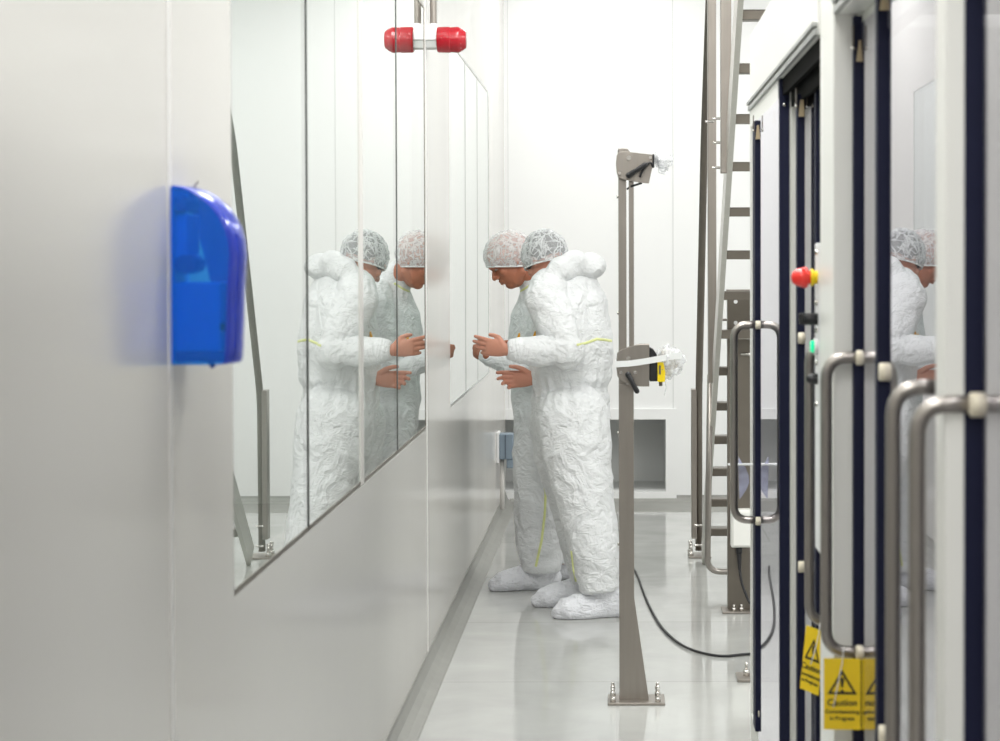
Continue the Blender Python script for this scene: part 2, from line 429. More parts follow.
# back wall with a low recess
RX0, RX1 = (492 - 617) * YB / F, (665.5 - 617) * YB / F
RZ0, RZ1 = 1.58 - (492 - 262) * YB / F, 1.58 - (419.5 - 262) * YB / F
b = NB()
for (x0, x1, z0, z1) in ((-4.2, RX0, 0, ZC), (RX1, 4.5, 0, ZC), (RX0, RX1, 0, RZ0), (RX0, RX1, RZ1, ZC)):
    box(b, x0, x1, YB, YB + .12, z0, z1)
bmesh.ops.remove_doubles(b, verts=b.verts, dist=1e-5)
struct('wall_back', b, M['wall_white'])
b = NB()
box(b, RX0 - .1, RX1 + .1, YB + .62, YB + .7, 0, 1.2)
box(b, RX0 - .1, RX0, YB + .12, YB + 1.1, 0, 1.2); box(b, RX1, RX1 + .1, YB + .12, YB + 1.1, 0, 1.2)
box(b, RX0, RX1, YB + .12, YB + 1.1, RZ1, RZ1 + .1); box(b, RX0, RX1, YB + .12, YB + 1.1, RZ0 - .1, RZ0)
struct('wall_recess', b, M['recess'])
b = NB(); fw = .07
for (x0, x1, z0, z1) in ((RX0 - fw, RX1 + fw, RZ1, RZ1 + fw), (RX0 - fw, RX1 + fw, RZ0 - fw, RZ0), (RX0 - fw, RX0, RZ0, RZ1), (RX1, RX1 + fw, RZ0, RZ1)):
    box(b, x0, x1, YB - .018, YB, z0, z1)
struct('trim_3', b, M['wall_white'])
b = NB()
box(b, W(672.5, 0, YB).x, W(673.6, 0, YB).x, YB - .002, YB, .09, ZC)
box(b, W(508, 0, YB).x, W(508.8, 0, YB).x, YB - .002, YB, RZ1 + fw, ZC)
struct('trim_4', b, M['wall_line'])
# the rest of the hall on the right and behind
b = NB(); box(b, 4.4, 4.5, YR, YB, 0, ZC); struct('wall_right', b, M['wall_white'])
b = NB(); box(b, -4.2, 4.5, YR - .1, YR, 0, ZC); struct('wall_front', b, M['panel'])

# ------------------------------------------------------------------ processing machine (right)
HZ1, HZ0 = 1.387, 0.787
def handle(parent, Y, xm, xt, z1=HZ1, z0=HZ0, r=.0120, spacers=True):
    """a D handle: bar at xt, fixed to the door at xm"""
    bb = NB()
    tube(bb, bend([(xm + .012, Y, z1), (xt, Y, z1), (xt, Y, z0), (xm + .012, Y, z0)], .045, 8), r)
    h = obj('handle', bb, M['tube'], parent, smooth=True)
    return h
def spacer(parent, X, Y, z, r=.0105, L=.020, axis='x'):
    bb = NB()
    d = V((L / 2, 0, 0))
    chain(bb, [V((X, Y, z)) - d, V((X, Y, z)) - d * .8, V((X, Y, z)) + d * .8, V((X, Y, z)) + d], [r * 1.1, r * 1.45, r * 1.45, r * 1.1], 20, round_ends=(False, False))
    return obj('spacer', bb, M['spacer'], parent, smooth=False)
def hinge_bush(parent, X, Y, z, r=.009):
    bb = NB()
    prism(bb, [(X - r * .8, z - .022), (X + r * .8, z - .022), (X + r * .6, z + .02), (X - r * .3, z + .02)], 'y', Y - .010, Y + .012, 0)
    for sx in (-1, 1):
        ellipsoid(bb, (X + sx * r * 1.5, Y - .004, z + .004), V((.004, 0, 0)), V((0, .004, 0)), V((0, 0, .005)), 10, 6, 1)
        box(bb, X + sx * r * 1.5 - .0015, X + sx * r * 1.5 + .0015, Y - .006, Y + .004, z + .004, z + .05, 0, 2)
    return obj('latch', bb, [M['tan'], M['chrome'], M['steel_dark']], parent)

# far module
far = thing('machine_enclosure', 'white and navy machine enclosure farther down the corridor, beside the steel stairs', 'machine', (.9, 5.4, 0))
ZTOP = 2.31
b = NB(); box(b, .431, 1.4, 4.30, 6.48, 2.065, ZTOP, .004); obj('top_fascia', b, M['cream_white'], far)
b = NB(); box(b, .431, .50, 5.36, 6.48, 2.012, 2.065); box(b, .431, .47, 6.44, 6.48, 0, 2.012)
box(b, .47, 1.4, 6.44, 6.48, .0, 2.065)
obj('frame', b, M['cream_white'], far)
b = NB(); box(b, .424, .433, 4.30, 6.48, 2.066, 2.080, .001); box(b, .420, .432, 4.3, 6.48, 2.084, 2.094, .001); obj('trim_strip', b, M['alu'], far)
b = NB()
box(b, .440, .452, 4.30, 5.30, 2.02, 2.064); box(b, .462, .474, 4.30, 5.30, 1.985, 2.064); box(b, .49, .51, 4.3, 5.3, 1.97, 2.064); box(b, .51, .9, 4.3, 5.36, 2.04, 2.064)
obj('slide_rail', b, [M['rail_dark']], far)
b = NB(); box(b, .430, .436, 5.31, 6.11, .12, 2.012); obj('glass_pane', b, M['acrylic'], far)
b = NB(); box(b, .483, .489, 4.47, 5.25, .12, 1.97); obj('glass_pane', b, M['acrylic'], far)
b = NB(); box(b, .43, 1.4, 4.47, 6.44, .04, .12, .003); obj('plinth', b, M['cream'], far)
b = NB(); box(b, 1.36, 1.4, 4.3, 6.44, .12, 2.06); obj('back_panel', b, M['cream'], far)
b = NB()
box(b, .431, .4575, 5.30, 5.335, 0.12, 2.064, .001)
for z in (1.995, 2.045):
    ellipsoid(b, (.444, 5.299, z), V((.005, 0, 0)), V((0, .003, 0)), V((0, 0, .005)), 12, 8, 1)
obj('post', b, [M['navy'], M['chrome']], far)
b = NB(); box(b, .4575, .476, 5.24, 5.30, .12, 1.985, .001); obj('side_post', b, M['cream'], far)
# door 1: strip, handle, spacers
def door(parent, xs, Y0, Y1, z0, z1, name='door'):
    bb = NB(); box(bb, xs[0], xs[1], Y0, Y1, z0, z1, .0012); return obj(name, bb, M['navy'], parent)
d1 = door(far, (.421, .4385), 6.10, 6.20, .14, 2.010)
hinge_bush(d1, .430, 6.10, 1.975)
handle(d1, 6.13, .431, .358)
for z in (HZ1, HZ0): spacer(d1, .430, 6.10, z, .009, .016)
spacer(d1, .436, 6.08, .20, .008, .014)
hinge_bush(d1, .452, 5.75, 2.00, .007)
d2 = door(far, (.4525, .472), 5.02, 5.06, .14, 2.0)
for z in (1.388, .812): spacer(d2, .463, 5.02, z, .010, .018)
hinge_bush(d2, .463, 5.02, 1.965)
b = NB(); box(b, .457, .53, 5.15, 5.23, 1.99, 2.05, .002)
for x in (.466, .487, .505): ellipsoid(b, (x, 5.148, 2.02), V((.005, 0, 0)), V((0, .003, 0)), V((0, 0, .005)), 10, 6, 1)
obj('rail_bracket', b, [M['rail_dark'], M['chrome']], far)
b = NB(); box(b, .4775, .492, 4.80, 4.84, .14, 2.02, .001); dA = obj('door', b, M['navy'], far)
b = NB(); tube(b, bend([(.486, 4.62, HZ1), (.4275 * 4.62 / 4.45, 4.62, HZ1), (.4275 * 4.62 / 4.45, 4.62, .745), (.486, 4.62, .745)], .045, 8), .0112)
obj('handle', b, M['tube'], dA, smooth=True)

# control column between the modules
near = thing('machine_enclosure', 'near white machine enclosure with control column and tall reflective glass doors', 'machine', (.9, 3.0, 0))
b = NB(); box(b, .436, .488, 4.03, 4.29, 0, 2.42, .003); ccol = obj('control_column', b, M['cream_white'], near)
b = NB(); box(b, .4355, .487, 4.292, 4.40, .95, 1.62, .003); cbox = obj('control_box', b, M['white_plastic'], near)
def push(name, Y, z, L, r, mats, rings):
    bb = NB(); kk = .76 if L > .04 else 1
    for (x0, x1, ra, rb, mi) in rings:
        x0 *= kk; x1 *= kk
        chain(bb, [(.4355 - x0, Y, z), (.4355 - x1, Y, z)], [ra, rb], 24, round_ends=(False, mi == 0 and x1 >= L * kk * .9), mi=mi)
    return obj(name, bb, mats, cbox, smooth=False)
push('emergency_stop', 4.345, 1.5455, .05, .022, [M['estop'], M['yellow']], [(0, .012, .014, .015, 1), (.012, .020, .019, .019, 1), (.020, .028, .015, .015, 0), (.028, .036, .021, .024, 0), (.036, .050, .024, .020, 0)])
bk = NB(); chain(bk, [(.4355, 4.345, 1.455), (.405, 4.345, 1.455)], [.013, .013], 20, round_ends=(False, False)); box(bk, .395, .42, 4.339, 4.351, 1.443, 1.468, .002)
obj('selector_knob', bk, M['black'], cbox)
push('green_button', 4.345, 1.3955, .02, .016, [M['green'], M['white_plastic']], [(0, .008, .018, .018, 1), (.008, .016, .0145, .012, 0)])
push('black_button', 4.345, 1.325, .014, .012, [M['black'], M['black']], [(0, .014, .012, .011, 0)])
for z in (1.60, 1.49, 1.43, 1.36, 1.27):
    b = NB(); ellipsoid(b, (.4345, 4.345, z), V((.006, 0, 0)), V((0, .007, 0)), V((0, 0, .006)), 12, 8)
    obj('fixing_screw', b, M['chrome'], cbox)

# near module
b = NB(); box(b, .446, 1.4, 1.0, 4.03, 2.075, 2.42, .003); obj('top_fascia', b, M['cream_white'], near)
b = NB(); box(b, .436, .447, 1.0, 4.03, 2.078, 2.092, .001); box(b, .432, .446, 1.0, 4.03, 2.098, 2.112, .001); box(b, .440, .446, 1.0, 4.03, 2.116, 2.122, .001); obj('trim_strip', b, M['alu'], near)
b = NB(); box(b, .490, .52, 3.2, 4.03, 2.0, 2.075, .002); obj('frame', b, M['cream'], near)
b = NB(); box(b, .484, .490, 2.78, 3.625, .12, 2.05); obj('glass_pane', b, M['acrylic'], near)
b = NB(); box(b, .484, .490, 3.65, 4.0, .12, 2.05); obj('glass_pane', b, M['acrylic'], near)
b = NB(); box(b, .484, .490, 1.0, 2.71, .12, 2.05); obj('glass_pane', b, M['acrylic'], near)
b = NB(); box(b, .50, 1.4, 1.0, 4.03, .04, .12, .003); obj('plinth', b, M['cream'], near)
b = NB(); box(b, 1.36, 1.4, 1.0, 4.28, .12, 2.075); box(b, .49, 1.36, 4.24, 4.29, .12, 2.075); obj('back_panel', b, M['cream'], near)
d3 = door(near, (.4735, .4955), 3.995, 4.025, .14, 2.07)
hinge_bush(d3, .486, 3.995, 2.0, .010)
handle(d3, 4.00, .486, .4185, 1.388, .797)
for z in (1.388, .797): spacer(d3, .486, 3.99, z, .0105, .019)
d4 = door(near, (.4715, .4945), 3.62, 3.655, .14, 2.074)
hinge_bush(d4, .483, 3.62, 2.055, .010)
for z in (1.380, .722): spacer(d4, .484, 3.615, z, .0115, .022)
tube_b = NB(); yb = 3.06
tube(tube_b, bend([(.484, yb, HZ1), (.4225, yb, HZ1), (.4225, yb, HZ0), (.484, yb, HZ0)], .045, 8), .012)
obj('handle', tube_b, M['tube'], d4, smooth=True)
b = NB(); box(b, .443, .4695, 2.70, 2.78, .12, 2.078, .002); obj('white_post', b, M['cream_white'], near)
b = NB(); box(b, .4695, .4955, 2.70, 2.74, .14, 2.078, .001); d5 = obj('door', b, M['navy'], near)
handle(d5, 2.70, .484, .4055)
for z in (HZ1, HZ0): spacer(d5, .484, 2.685, z, .0115, .022)

# caution signs
def text_mesh(body, size, loc, rotm, mat, parent, name='lettering', align='CENTER'):
    cu = bpy.data.curves.new(name, 'FONT'); cu.body = body; cu.size = size; cu.align_x = align; cu.extrude = .0002; cu.offset = size * .018
    o = bpy.data.objects.new('t', cu); COL.objects.link(o)
    dg = bpy.context.evaluated_depsgraph_get(); dg.update()
    me = bpy.data.meshes.new_from_object(o.evaluated_get(dg)); me.name = name
    bpy.data.objects.remove(o, do_unlink=True)
    me.transform(Matrix.Translation(loc) @ rotm.to_4x4() @ Matrix.Rotation(math.pi / 2, 4, 'X'))
    me.materials.clear()
    return link(name, me, mat, parent)
def sign(label, c, w, h, rz, ry, Y):
    """yellow card hanging by its top edge; c = centre top"""
    R = Matrix.Rotation(rz, 3, 'Z') @ Matrix.Rotation(ry, 3, 'Y')
    c = V(c); bb = NB()
    box(bb, -w / 2, w / 2, -.001, .001, -h, 0)
    bb.transform(Matrix.Translation(c) @ R.to_4x4())
    s = obj('caution_sign', bb, M['signyellow'])
    s['label'] = label; s['category'] = 'sign'; s['group'] = 'yellow caution signs hung on the door handles'
    def L(x, z, y=-.0018): return c + R @ V((x, y, z))
    tri = NB()
    def ring(sc, mi):
        zc = -.37 * h
        return [(0, zc + .21 * h * sc), (-.40 * w * sc, zc - .13 * h * sc), (.40 * w * sc, zc - .13 * h * sc)]
    o_ = ring(1, 0); i_ = [(x * .74, (z + .37 * h - .015 * h) * .74 - .37 * h + .010 * h) for x, z in o_]
    Fv = [[tri.verts.new(L(x, z, y)) for x, z in ps] for ps in (o_, i_) for y in (-.0014, -.0022)]
    ob, of, ib, iff = Fv
    for i in range(3):
        k_ = (i + 1) % 3
        for q in ((of[i], of[k_], iff[k_], iff[i]), (ob[i], ib[i], ib[k_], ob[k_]), (ob[i], ob[k_], of[k_], of[i]), (ib[i], iff[i], iff[k_], ib[k_])):
            tri.faces.new(q)
    zc = -.37 * h
    chain(tri, [L(0, zc + .10 * h), L(0, zc - .03 * h)], [(.055 * w, .0004), (.028 * w, .0004)], 12, side=R @ V((1, 0, 0)))
    ellipsoid(tri, L(0, zc - .085 * h), R @ V((.04 * w, 0, 0)), R @ V((0, .0006, 0)), R @ V((0, 0, .022 * h)), 12, 8)
    obj('warning_triangle', tri, M['black'], s)
    text_mesh('Caution', .130 * h, L(0, -.66 * h), R, M['black'], s)
    text_mesh('Commissioning', .076 * h, L(0, -.77 * h), R, M['black'], s)
    text_mesh('in Progress', .076 * h, L(0, -.865 * h), R, M['black'], s)
    return s
s1 = sign('yellow caution sign on the nearer door handle, facing the viewer in full', (.4465, 3.965, .790), .073, .142, math.radians(-4), 0, 4)
b = NB(); tube(b, bend([(.448, 3.955, .815), (.446, 3.955, .785), (.436, 3.958, .735), (.428, 3.955, .695)], .01, 3), .0011, 6)
obj('cable_tie', b, M['white_plastic'], s1, smooth=True)
s2 = sign('yellow caution sign on the farther door handle, mostly hidden by the white column', (.4545, 4.575, .737), .060, .150, math.radians(-50), math.radians(8), 4)
b = NB(); tube(b, bend([(.462, 4.55, .755), (.458, 4.555, .72), (.447, 4.55, .68), (.440, 4.55, .66)], .01, 3), .0012, 6)
obj('cable_tie', b, M['white_plastic'], s2, smooth=True)

# clear film guard taped to the far door
g = NB()
pts = [W(x, y, 6.3) for x, y in ((738.5, 457), (741.5, 463), (745.5, 468), (748.5, 476), (749, 483), (746.5, 490), (742.5, 496), (739.5, 500), (739, 485), (738.5, 470))]
def fan(bm, pts, dy):
    A = [bm.verts.new(p) for p in pts]; B = [bm.verts.new(p + V((0, dy, 0))) for p in pts]
    bm.faces.new(A); bm.faces.new(list(reversed(B)))
    for i in range(len(pts)):
        k_ = (i + 1) % len(pts); bm.faces.new((A[i], B[i], B[k_], A[k_]))
fan(g, pts, .012)
fg = obj('film_guard', g, M['visor'], far)
fg['label'] = 'translucent lavender film folded over the door edge'
g = NB(); a_ = W(728, 465, 6.29); c_ = W(750, 465, 6.29); box(g, a_.x, .4375, 6.28, 6.315, a_.z - .003, a_.z + .001); obj('film_edge', g, M['tape_white'], fg)

# machine foot bracket
ft = thing('levelling_foot', 'small steel foot plate with a bolt on the floor behind the white machine end', 'machine foot', (.49, 7.55, 0))
b = NB(); box(b, .45, .53, 7.48, 7.62, 0, .012, .003); obj('foot_plate', b, M['steel'], ft)
b = NB(); cyl(b, (.487, 7.55, .012), (.487, 7.55, .034), .013, 6); cyl(b, (.487, 7.55, .034), (.487, 7.55, .062), .006, 12); obj('bolt', b, M['chrome'], ft)

# ------------------------------------------------------------------ steel stairs
st = thing('steel_stairs', 'steep stainless steel stairs rising behind the white machine', 'stairs', (.7, 10.2, 0))
def stY(z): return 8.56 + 1.22 * (1.58 - z)
def stringer(x0, x1):
    bb = NB(); pw = .165
    top, bot = 3.3, .02
    d = V((0, stY(top) - stY(bot), top - bot)).normalized(); nrm = V((0, d.z, -d.y)) * -1
    poly = []
    A = V((0, stY(top), top)); B = V((0, stY(bot), bot))
    poly = [(p.y, p.z) for p in (A + nrm * pw / 2, A - nrm * pw / 2, B - nrm * pw / 2 , B + nrm * pw / 2)]
    poly[2] = (poly[2][0], max(.0, poly[2][1])); poly[3] = (poly[3][0], max(.0, poly[3][1]))
    prism(bb, poly, 'x', x0, x1); return obj('stringer', bb, M['steel_light'], st)
stringer(.441, .463); stringer(1.02, 1.042)
tr0 = None
h = -.928 - 3 * .176
while h < 1.52:
    z = 1.58 - h
    if tr0 is None:
        bb = NB(); yy, zz = stY(z), z
        box(bb, .463, 1.02, yy - .05, yy + .05, zz - .034, zz, .003); box(bb, .463, 1.02, yy - .052, yy - .040, zz - .038, zz - .004, .002)
        tr0 = obj('tread', bb, M['steel_dark'], st); y_0, z_0 = yy, zz
    else:
        o = tr0.copy(); COL.objects.link(o); o.location = tr0.location + V((0, stY(z) - y_0, z - z_0))
    h += .176
def bar(name, x0, x1, y0, y1, z0, z1, m='steel'):
    bb = NB(); box(bb, x0, x1, y0, y1, z0, z1, .003); return obj(name, bb, M[m], st)
bar('stanchion', .421, .460, 9.24, 9.30, 1.02, 3.2)
bar('stanchion', .417, .460, 8.02, 8.07, 1.935, 3.1)
b = NB(); tube(b, [(.432, 8.08, 2.60), (.432, 8.08, 3.2)], .012, 14, ends=(True, True)); obj('stanchion_tube', b, M['steel_dark'], st, smooth=True)
b = NB(); tube(b, bend([(.437, 10.72, .03), (.437, 10.70, .86), (.436, 9.96, 2.19), (.434, 9.2, 2.95), (.434, 8.8, 3.3)], .12, 5), .019, 16); obj('handrail', b, M['steel_dark'], st, smooth=True)
b = NB(); box(b, .396, .424, 10.66, 10.74, .10, .90, .003); obj('brace', b, M['steel'], st)
b = NB(); tube(b, bend([(.436, 9.36, 1.05), (.433, 9.62, .085), (.80, 9.62, .085)], .07, 8), .015, 14); obj('lower_rail', b, M['tube'], st, smooth=True)
b = NB(); box(b, .38, .50, 10.62, 10.80, 0, .010, .002); obj('base_plate', b, M['steel'], st)
for (x, y) in ((.392, 10.66), (.392, 10.76)):
    bb = NB(); cyl(bb, (x, y, .01), (x, y, .03), .016, 6); cyl(bb, (x, y, .03), (x, y, .07), .009, 12); ellipsoid(bb, (x, y, .07), V((.011, 0, 0)), V((0, .011, 0)), V((0, 0, .01)), 12, 8)
    obj('anchor_bolt', bb, M['chrome'], st)
for (x, y, Y) in ((716, 119, 8.7), (717, 143, 8.7), (716, 168, 8.7), (709, 122, 8.9), (697, 526, 10.6), (697, 546, 10.6), (722, 297, 9.2), (722, 320, 9.2)):
    p = W(x, y, Y); bb = NB()
    chain(bb, [V((p.x - .012, p.y, p.z)), V((p.x + .02, p.y, p.z))], [.006, .006], 10)
    obj('bolt', bb, M['chrome'], st, smooth=True)

# steel column with perforated cap
sc_ = thing('steel_column', 'brown-grey steel column with bolted base between stairs and machine', 'column', (.55, 9.04, 0))
b = NB(); box(b, .498, .60, 9.0, 9.07, .01, 1.415, .002); obj('post', b, M['steel_dark'], sc_)
b = NB(); box(b, .494, .604, 8.992, 9.075, 1.43, 1.455, .002); box(b, .50, .598, 9.0, 9.06, 1.415, 1.43)
obj('cap', b, M['steel'], sc_)
b = NB(); box(b, .47, .63, 8.94, 9.085, 0, .01, .002); obj('base_plate', b, M['steel'], sc_)
for x in (.523, .556):
    bb = NB(); cyl(bb, (x, 8.965, .01), (x, 8.965, .026), .011, 6); cyl(bb, (x, 8.965, .026), (x, 8.965, .04), .006, 10); obj('bolt', bb, M['chrome'], sc_)
for z in (1.40, 1.305):
    bb = NB(); cyl(bb, (.534, 8.9985, z), (.534, 9.002, z), .009, 20); obj('hole_rim', bb, M['tape_white'], sc_)
bb = NB(); cyl(bb, (.555, 8.985, 1.165), (.62, 8.985, 1.165), .008, 12); cyl(bb, (.53, 8.985, 1.235), (.62, 8.985, 1.235), .004, 12); obj('side_pin', bb, M['chrome'], sc_)
jb = thing('junction_box', 'cream junction box with a black cable plug, fixed low on the steel column', 'electrical box', (.55, 8.96, .30))
b = NB(); box(b, .508, .598, 8.93, 8.998, .300, .470, .006); obj('box_body', b, M['cream_white'], jb)
b = NB(); box(b, .515, .598, 8.918, 8.930, .308, .462, .004); obj('box_lid', b, M['cream_white'], jb)
b = NB(); cyl(b, (.546, 8.96, .30), (.546, 8.96, .27), .014); chain(b, [(.546, 8.96, .27), (.548, 8.95, .20)], [.011, .007], 14); obj('cable_plug', b, M['black'], jb, smooth=False)
b = NB(); tube(b, bend([(.548, 8.95, .20), (.555, 8.93, .14), (.59, 8.90, .05), (.68, 8.85, .012), (.9, 8.7, .008)], .03, 5), .006, 10); obj('cable', b, M['cable'], jb, smooth=True)

# cable on the floor
cp = [(632, 566, 10.3), (637, 577, 10.0), (643, 594, 9.5), (650, 611, 9.05), (660, 628, 8.62), (672, 641, 8.33), (686, 650.5, 8.13), (703, 656.5, 8.01), (722, 659.5, 7.95), (742, 658, 7.98), (765, 656, 8.02)]
b = NB(); pts = [V((W(x, y, Y).x, Y, .007)) for x, y, Y in cp]
sm = []
for i in range(len(pts) - 1):
    p0, p1, p2, p3 = pts[max(0, i - 1)], pts[i], pts[i + 1], pts[min(len(pts) - 1, i + 2)]
    for k_ in range(6):
        t = k_ / 6
        sm.append(.5 * ((2 * p1) + (p2 - p0) * t + (2 * p0 - 5 * p1 + 4 * p2 - p3) * t * t + (3 * p1 - p0 - 3 * p2 + p3) * t ** 3))
sm.append(pts[-1])
tube(b, sm, .0055, 8, ends=(True, True)); fc = obj('floor_cable', b, M['cable'], smooth=True)
tag(fc, 'thin black cable curving across the glossy floor behind the sensor stand', 'cable')

# ------------------------------------------------------------------ sensor stand
YS = 7.165; ss = YS / F
def SX(x): return (x - 617) * ss
def SZ(y): return 1.58 + (262 - y) * ss
stand = thing('sensor_stand', 'upright stainless steel stand bolted to the floor in mid corridor', 'stand', (SX(626), YS, 0))
b = NB(); box(b, SX(607), SX(664), YS - .075, YS + .075, 0, .010, .002); obj('base_plate', b, M['steel'], stand)
zsp = SZ(384)
b = NB(); prism(b, [(SX(618.5), .01), (SX(618.5), zsp), (SX(633.5), zsp), (SX(633.5), SZ(598)), (SX(648), .01)], 'y', YS - .022, YS + .022, bev=.0015); obj('post', b, M['steel'], stand)
b = NB(); box(b, SX(618.5), SX(626.5), YS - .02, YS + .02, zsp, SZ(149), .0015); obj('post_tube', b, M['steel'], stand)
b = NB(); box(b, SX(629), SX(634), YS - .02, YS + .02, zsp, SZ(176), .0015); obj('post_tube', b, M['steel'], stand)
for (x, y) in ((612, YS - .05), (612, YS + .05), (657, YS - .05), (657, YS + .05)):
    bb = NB(); X = SX(x)
    cyl(bb, (X, y, .010), (X, y, .026), .011, 6); cyl(bb, (X, y, .026), (X, y, .034), .007, 12); cyl(bb, (X, y, .034), (X, y, .046), .010, 6); cyl(bb, (X, y, .046), (X, y, .058), .006, 12)
    obj('anchor_bolt', bb, M['chrome'], stand)
for (x, y) in ((618, 197), (618, 313), (618, 433), (618, 545)):
    bb = NB(); cyl(bb, (SX(x) - .004, YS, SZ(y)), (SX(x) + .004, YS, SZ(y)), .005, 10); obj('side_screw', bb, M['chrome'], stand)
# lower bracket
def plate(poly, y0, y1, name, mat, parent, bev=.0015):
    bb = NB(); prism(bb, [(SX(x), SZ(y)) for x, y in poly], 'y', y0, y1, bev=bev); return obj(name, bb, mat, parent)
lb = plate([(617, 353), (620, 350), (628, 347), (636, 345), (640, 344), (649, 344), (649, 386), (640, 386), (630, 384.5), (620, 380), (617, 375), (616, 365)], YS - .040, YS - .026, 'clamp_plate', M['steel'], stand)
plate([(617, 353), (628, 347), (640, 344), (649, 344), (649, 386), (640, 386), (620, 380), (616, 365)], YS + .026, YS + .036, 'clamp_plate', M['steel'], stand)
for (x, y) in ((628, 358), (620.5, 372), (635, 372)):
    b = NB(); cyl(b, (SX(x), YS - .047, SZ(y)), (SX(x), YS - .040, SZ(y)), .006 if x != 628 else .008, 12)
    obj('clamp_bolt', b, M['chrome'], lb)
def lever(x0, y0, x1, y1, par, yy=YS - .06):
    bb = NB(); a = V((SX(x0), YS - .040, SZ(y0))); p = V((SX(x0), yy, SZ(y0))); e = V((SX(x1), yy - .01, SZ(y1)))
    chain(bb, [a, p], [.010, .011], 14); chain(bb, [p, p.lerp(e, .5), e], [.0105, .0085, .0095], 14)
    return obj('clamp_lever', bb, M['black'], par, smooth=True)
lever(628, 374, 636.5, 390, lb)
b = NB(); prism(b, [(SX(649.3), SZ(347)), (SX(653), SZ(349)), (SX(656.5), SZ(354)), (SX(657), SZ(381)), (SX(649.3), SZ(381))], 'y', YS - .035, YS + .03, bev=.002); obj('sensor_mount', b, M['black'], stand)
sb = NB(); prism(sb, [(SX(657.2), SZ(362)), (SX(663), SZ(362)), (SX(665), SZ(372)), (SX(664.5), SZ(381.5)), (SX(657.2), SZ(381.5))], 'y', YS - .04, YS + .02, bev=.002)
prism(sb, [(SX(658.5), SZ(365)), (SX(660.5), SZ(365)), (SX(660.5), SZ(374)), (SX(658.5), SZ(374))], 'y', YS - .0412, YS - .040, mi=1)
cyl(sb, (SX(660.5), YS - .01, SZ(381.5)), (SX(660.5), YS - .01, SZ(386)), .0065, 14, mi=1)
sens = obj('sensor', sb, [M['yellow'], M['steel_dark']], stand); sens['label'] = 'yellow sensor with dark stub'
def crumple(bm, amp, fr, seed=0):
    for v in bm.verts:
        p = v.co * fr + V((seed, 0, 0))
        v.co += v.normal * amp * (noise.noise(p) + .6 * noise.noise(p * 2.3))
def blob(name, cx, cy, cxw, cyh, dep, mat, par, amp=.008, fr=45, seed=0, taper=None, solid=False):
    bb = NB(); c = V((SX(cx), YS, SZ(cy)))
    ellipsoid(bb, c, V((cxw * ss, 0, 0)), V((0, dep, 0)), V((0, 0, cyh * ss)), 36, 24)
    if taper:
        for v in bb.verts:
            t = (v.co - c); v.co.z = c.z + t.z * (1 + taper * t.x / (cxw * ss))
    bb.normal_update(); crumple(bb, amp, fr, seed)
    return obj(name, bb, mat, par, smooth=True)
blob('wrapped_lamp', 668, 362, 11, 12, .03, M['film_tan'], stand, .010, 50, 3, -.25)
blob('film_wrap', 669, 362, 14.5, 16, .045, M['film'], stand, .016, 42, 9, -.2)
b = NB(); chain(b, [W(664, 376, YS), W(666, 388, YS), W(664.5, 396, YS)], [(.010, .003), (.007, .002), (.002, .001)], 10); obj('film_tail', b, M['film'], stand, smooth=True)
# white tape round the lower bracket
b = NB()
def strip(pts, hgt, y):
    up = [V((SX(x), y, SZ(yy))) for x, yy in pts]
    A = [b.verts.new(p) for p in up]; B = [b.verts.new(p - V((0, 0, hgt))) for p in up]
    A2 = [b.verts.new(p + V((0, .0015, 0))) for p in up]; B2 = [b.verts.new(p + V((0, .0015, -hgt))) for p in up]
    for i in range(len(up) - 1):
        b.faces.new((A[i], A[i + 1], B[i + 1], B[i])); b.faces.new((A2[i], B2[i], B2[i + 1], A2[i + 1]))
        b.faces.new((A[i], A2[i], A2[i + 1], A[i + 1])); b.faces.new((B[i], B[i + 1], B2[i + 1], B2[i]))
    for i in (0, -1): b.faces.new((A[i], B[i], B2[i], A2[i]))
strip([(616, 360.5), (628, 360), (640, 358.5), (652, 356.5), (663, 354.5), (672, 353), (681, 352)], .022, YS - .050)
box(b, SX(615.6), SX(616.1), YS - .050, YS + .04, SZ(366), SZ(360.5))
strip([(681, 352), (681.3, 352)], .022, YS - .050)
obj('tape_band', b, M['tape_white'], stand)
# upper bracket
plate([(617, 156), (619, 153), (624, 152), (636, 153.5), (653, 155.5), (654, 163), (652, 168), (649, 184), (643, 183.5), (633, 182), (620, 179), (617, 174), (616.2, 164)], YS - .040, YS - .028, 'clamp_plate', M['steel'], stand)
ub = plate([(618, 150), (622, 148), (628, 148.5), (632, 154), (650, 156), (649, 182), (633, 181), (618, 177)], YS + .024, YS + .036, 'clamp_plate', M['steel'], stand)
for (x, y, r) in ((629, 159, .009), (620, 174, .006), (650.5, 158.5, .006)):
    b = NB(); cyl(b, (SX(x), YS - .047, SZ(y)), (SX(x), YS - .040, SZ(y)), r, 12)
    obj('clamp_bolt', b, M['chrome'], ub)
lever(629, 176, 645, 166, ub)
b = NB(); tube(b, bend([(SX(645), YS - .06, SZ(166)), (SX(651), YS - .06, SZ(163)), (SX(653), YS - .05, SZ(168))], .01), .004, 8)
tube(b, bend([(SX(650), YS - .055, SZ(163)), (SX(642), YS - .058, SZ(172)), (SX(640), YS - .055, SZ(178))], .01), .004, 8)
tube(b, [(SX(627.5), YS, SZ(189)), (SX(632), YS - .02, SZ(186.5)), (SX(642), YS - .03, SZ(183.5))], .004, 8)
box(b, SX(652.5), SX(654.5), YS - .045, YS + .02, SZ(168), SZ(155), .001)
obj('sensor_lead', b, M['black'], ub, smooth=False)
blob('film_wrap', 664, 160, 9, 10, .04, M['film'], stand, .010, 50, 21, 0)
blob('wrapped_sensor', 664, 161, 7, 8, .028, M['white_plastic'], stand, .008, 50, 5)
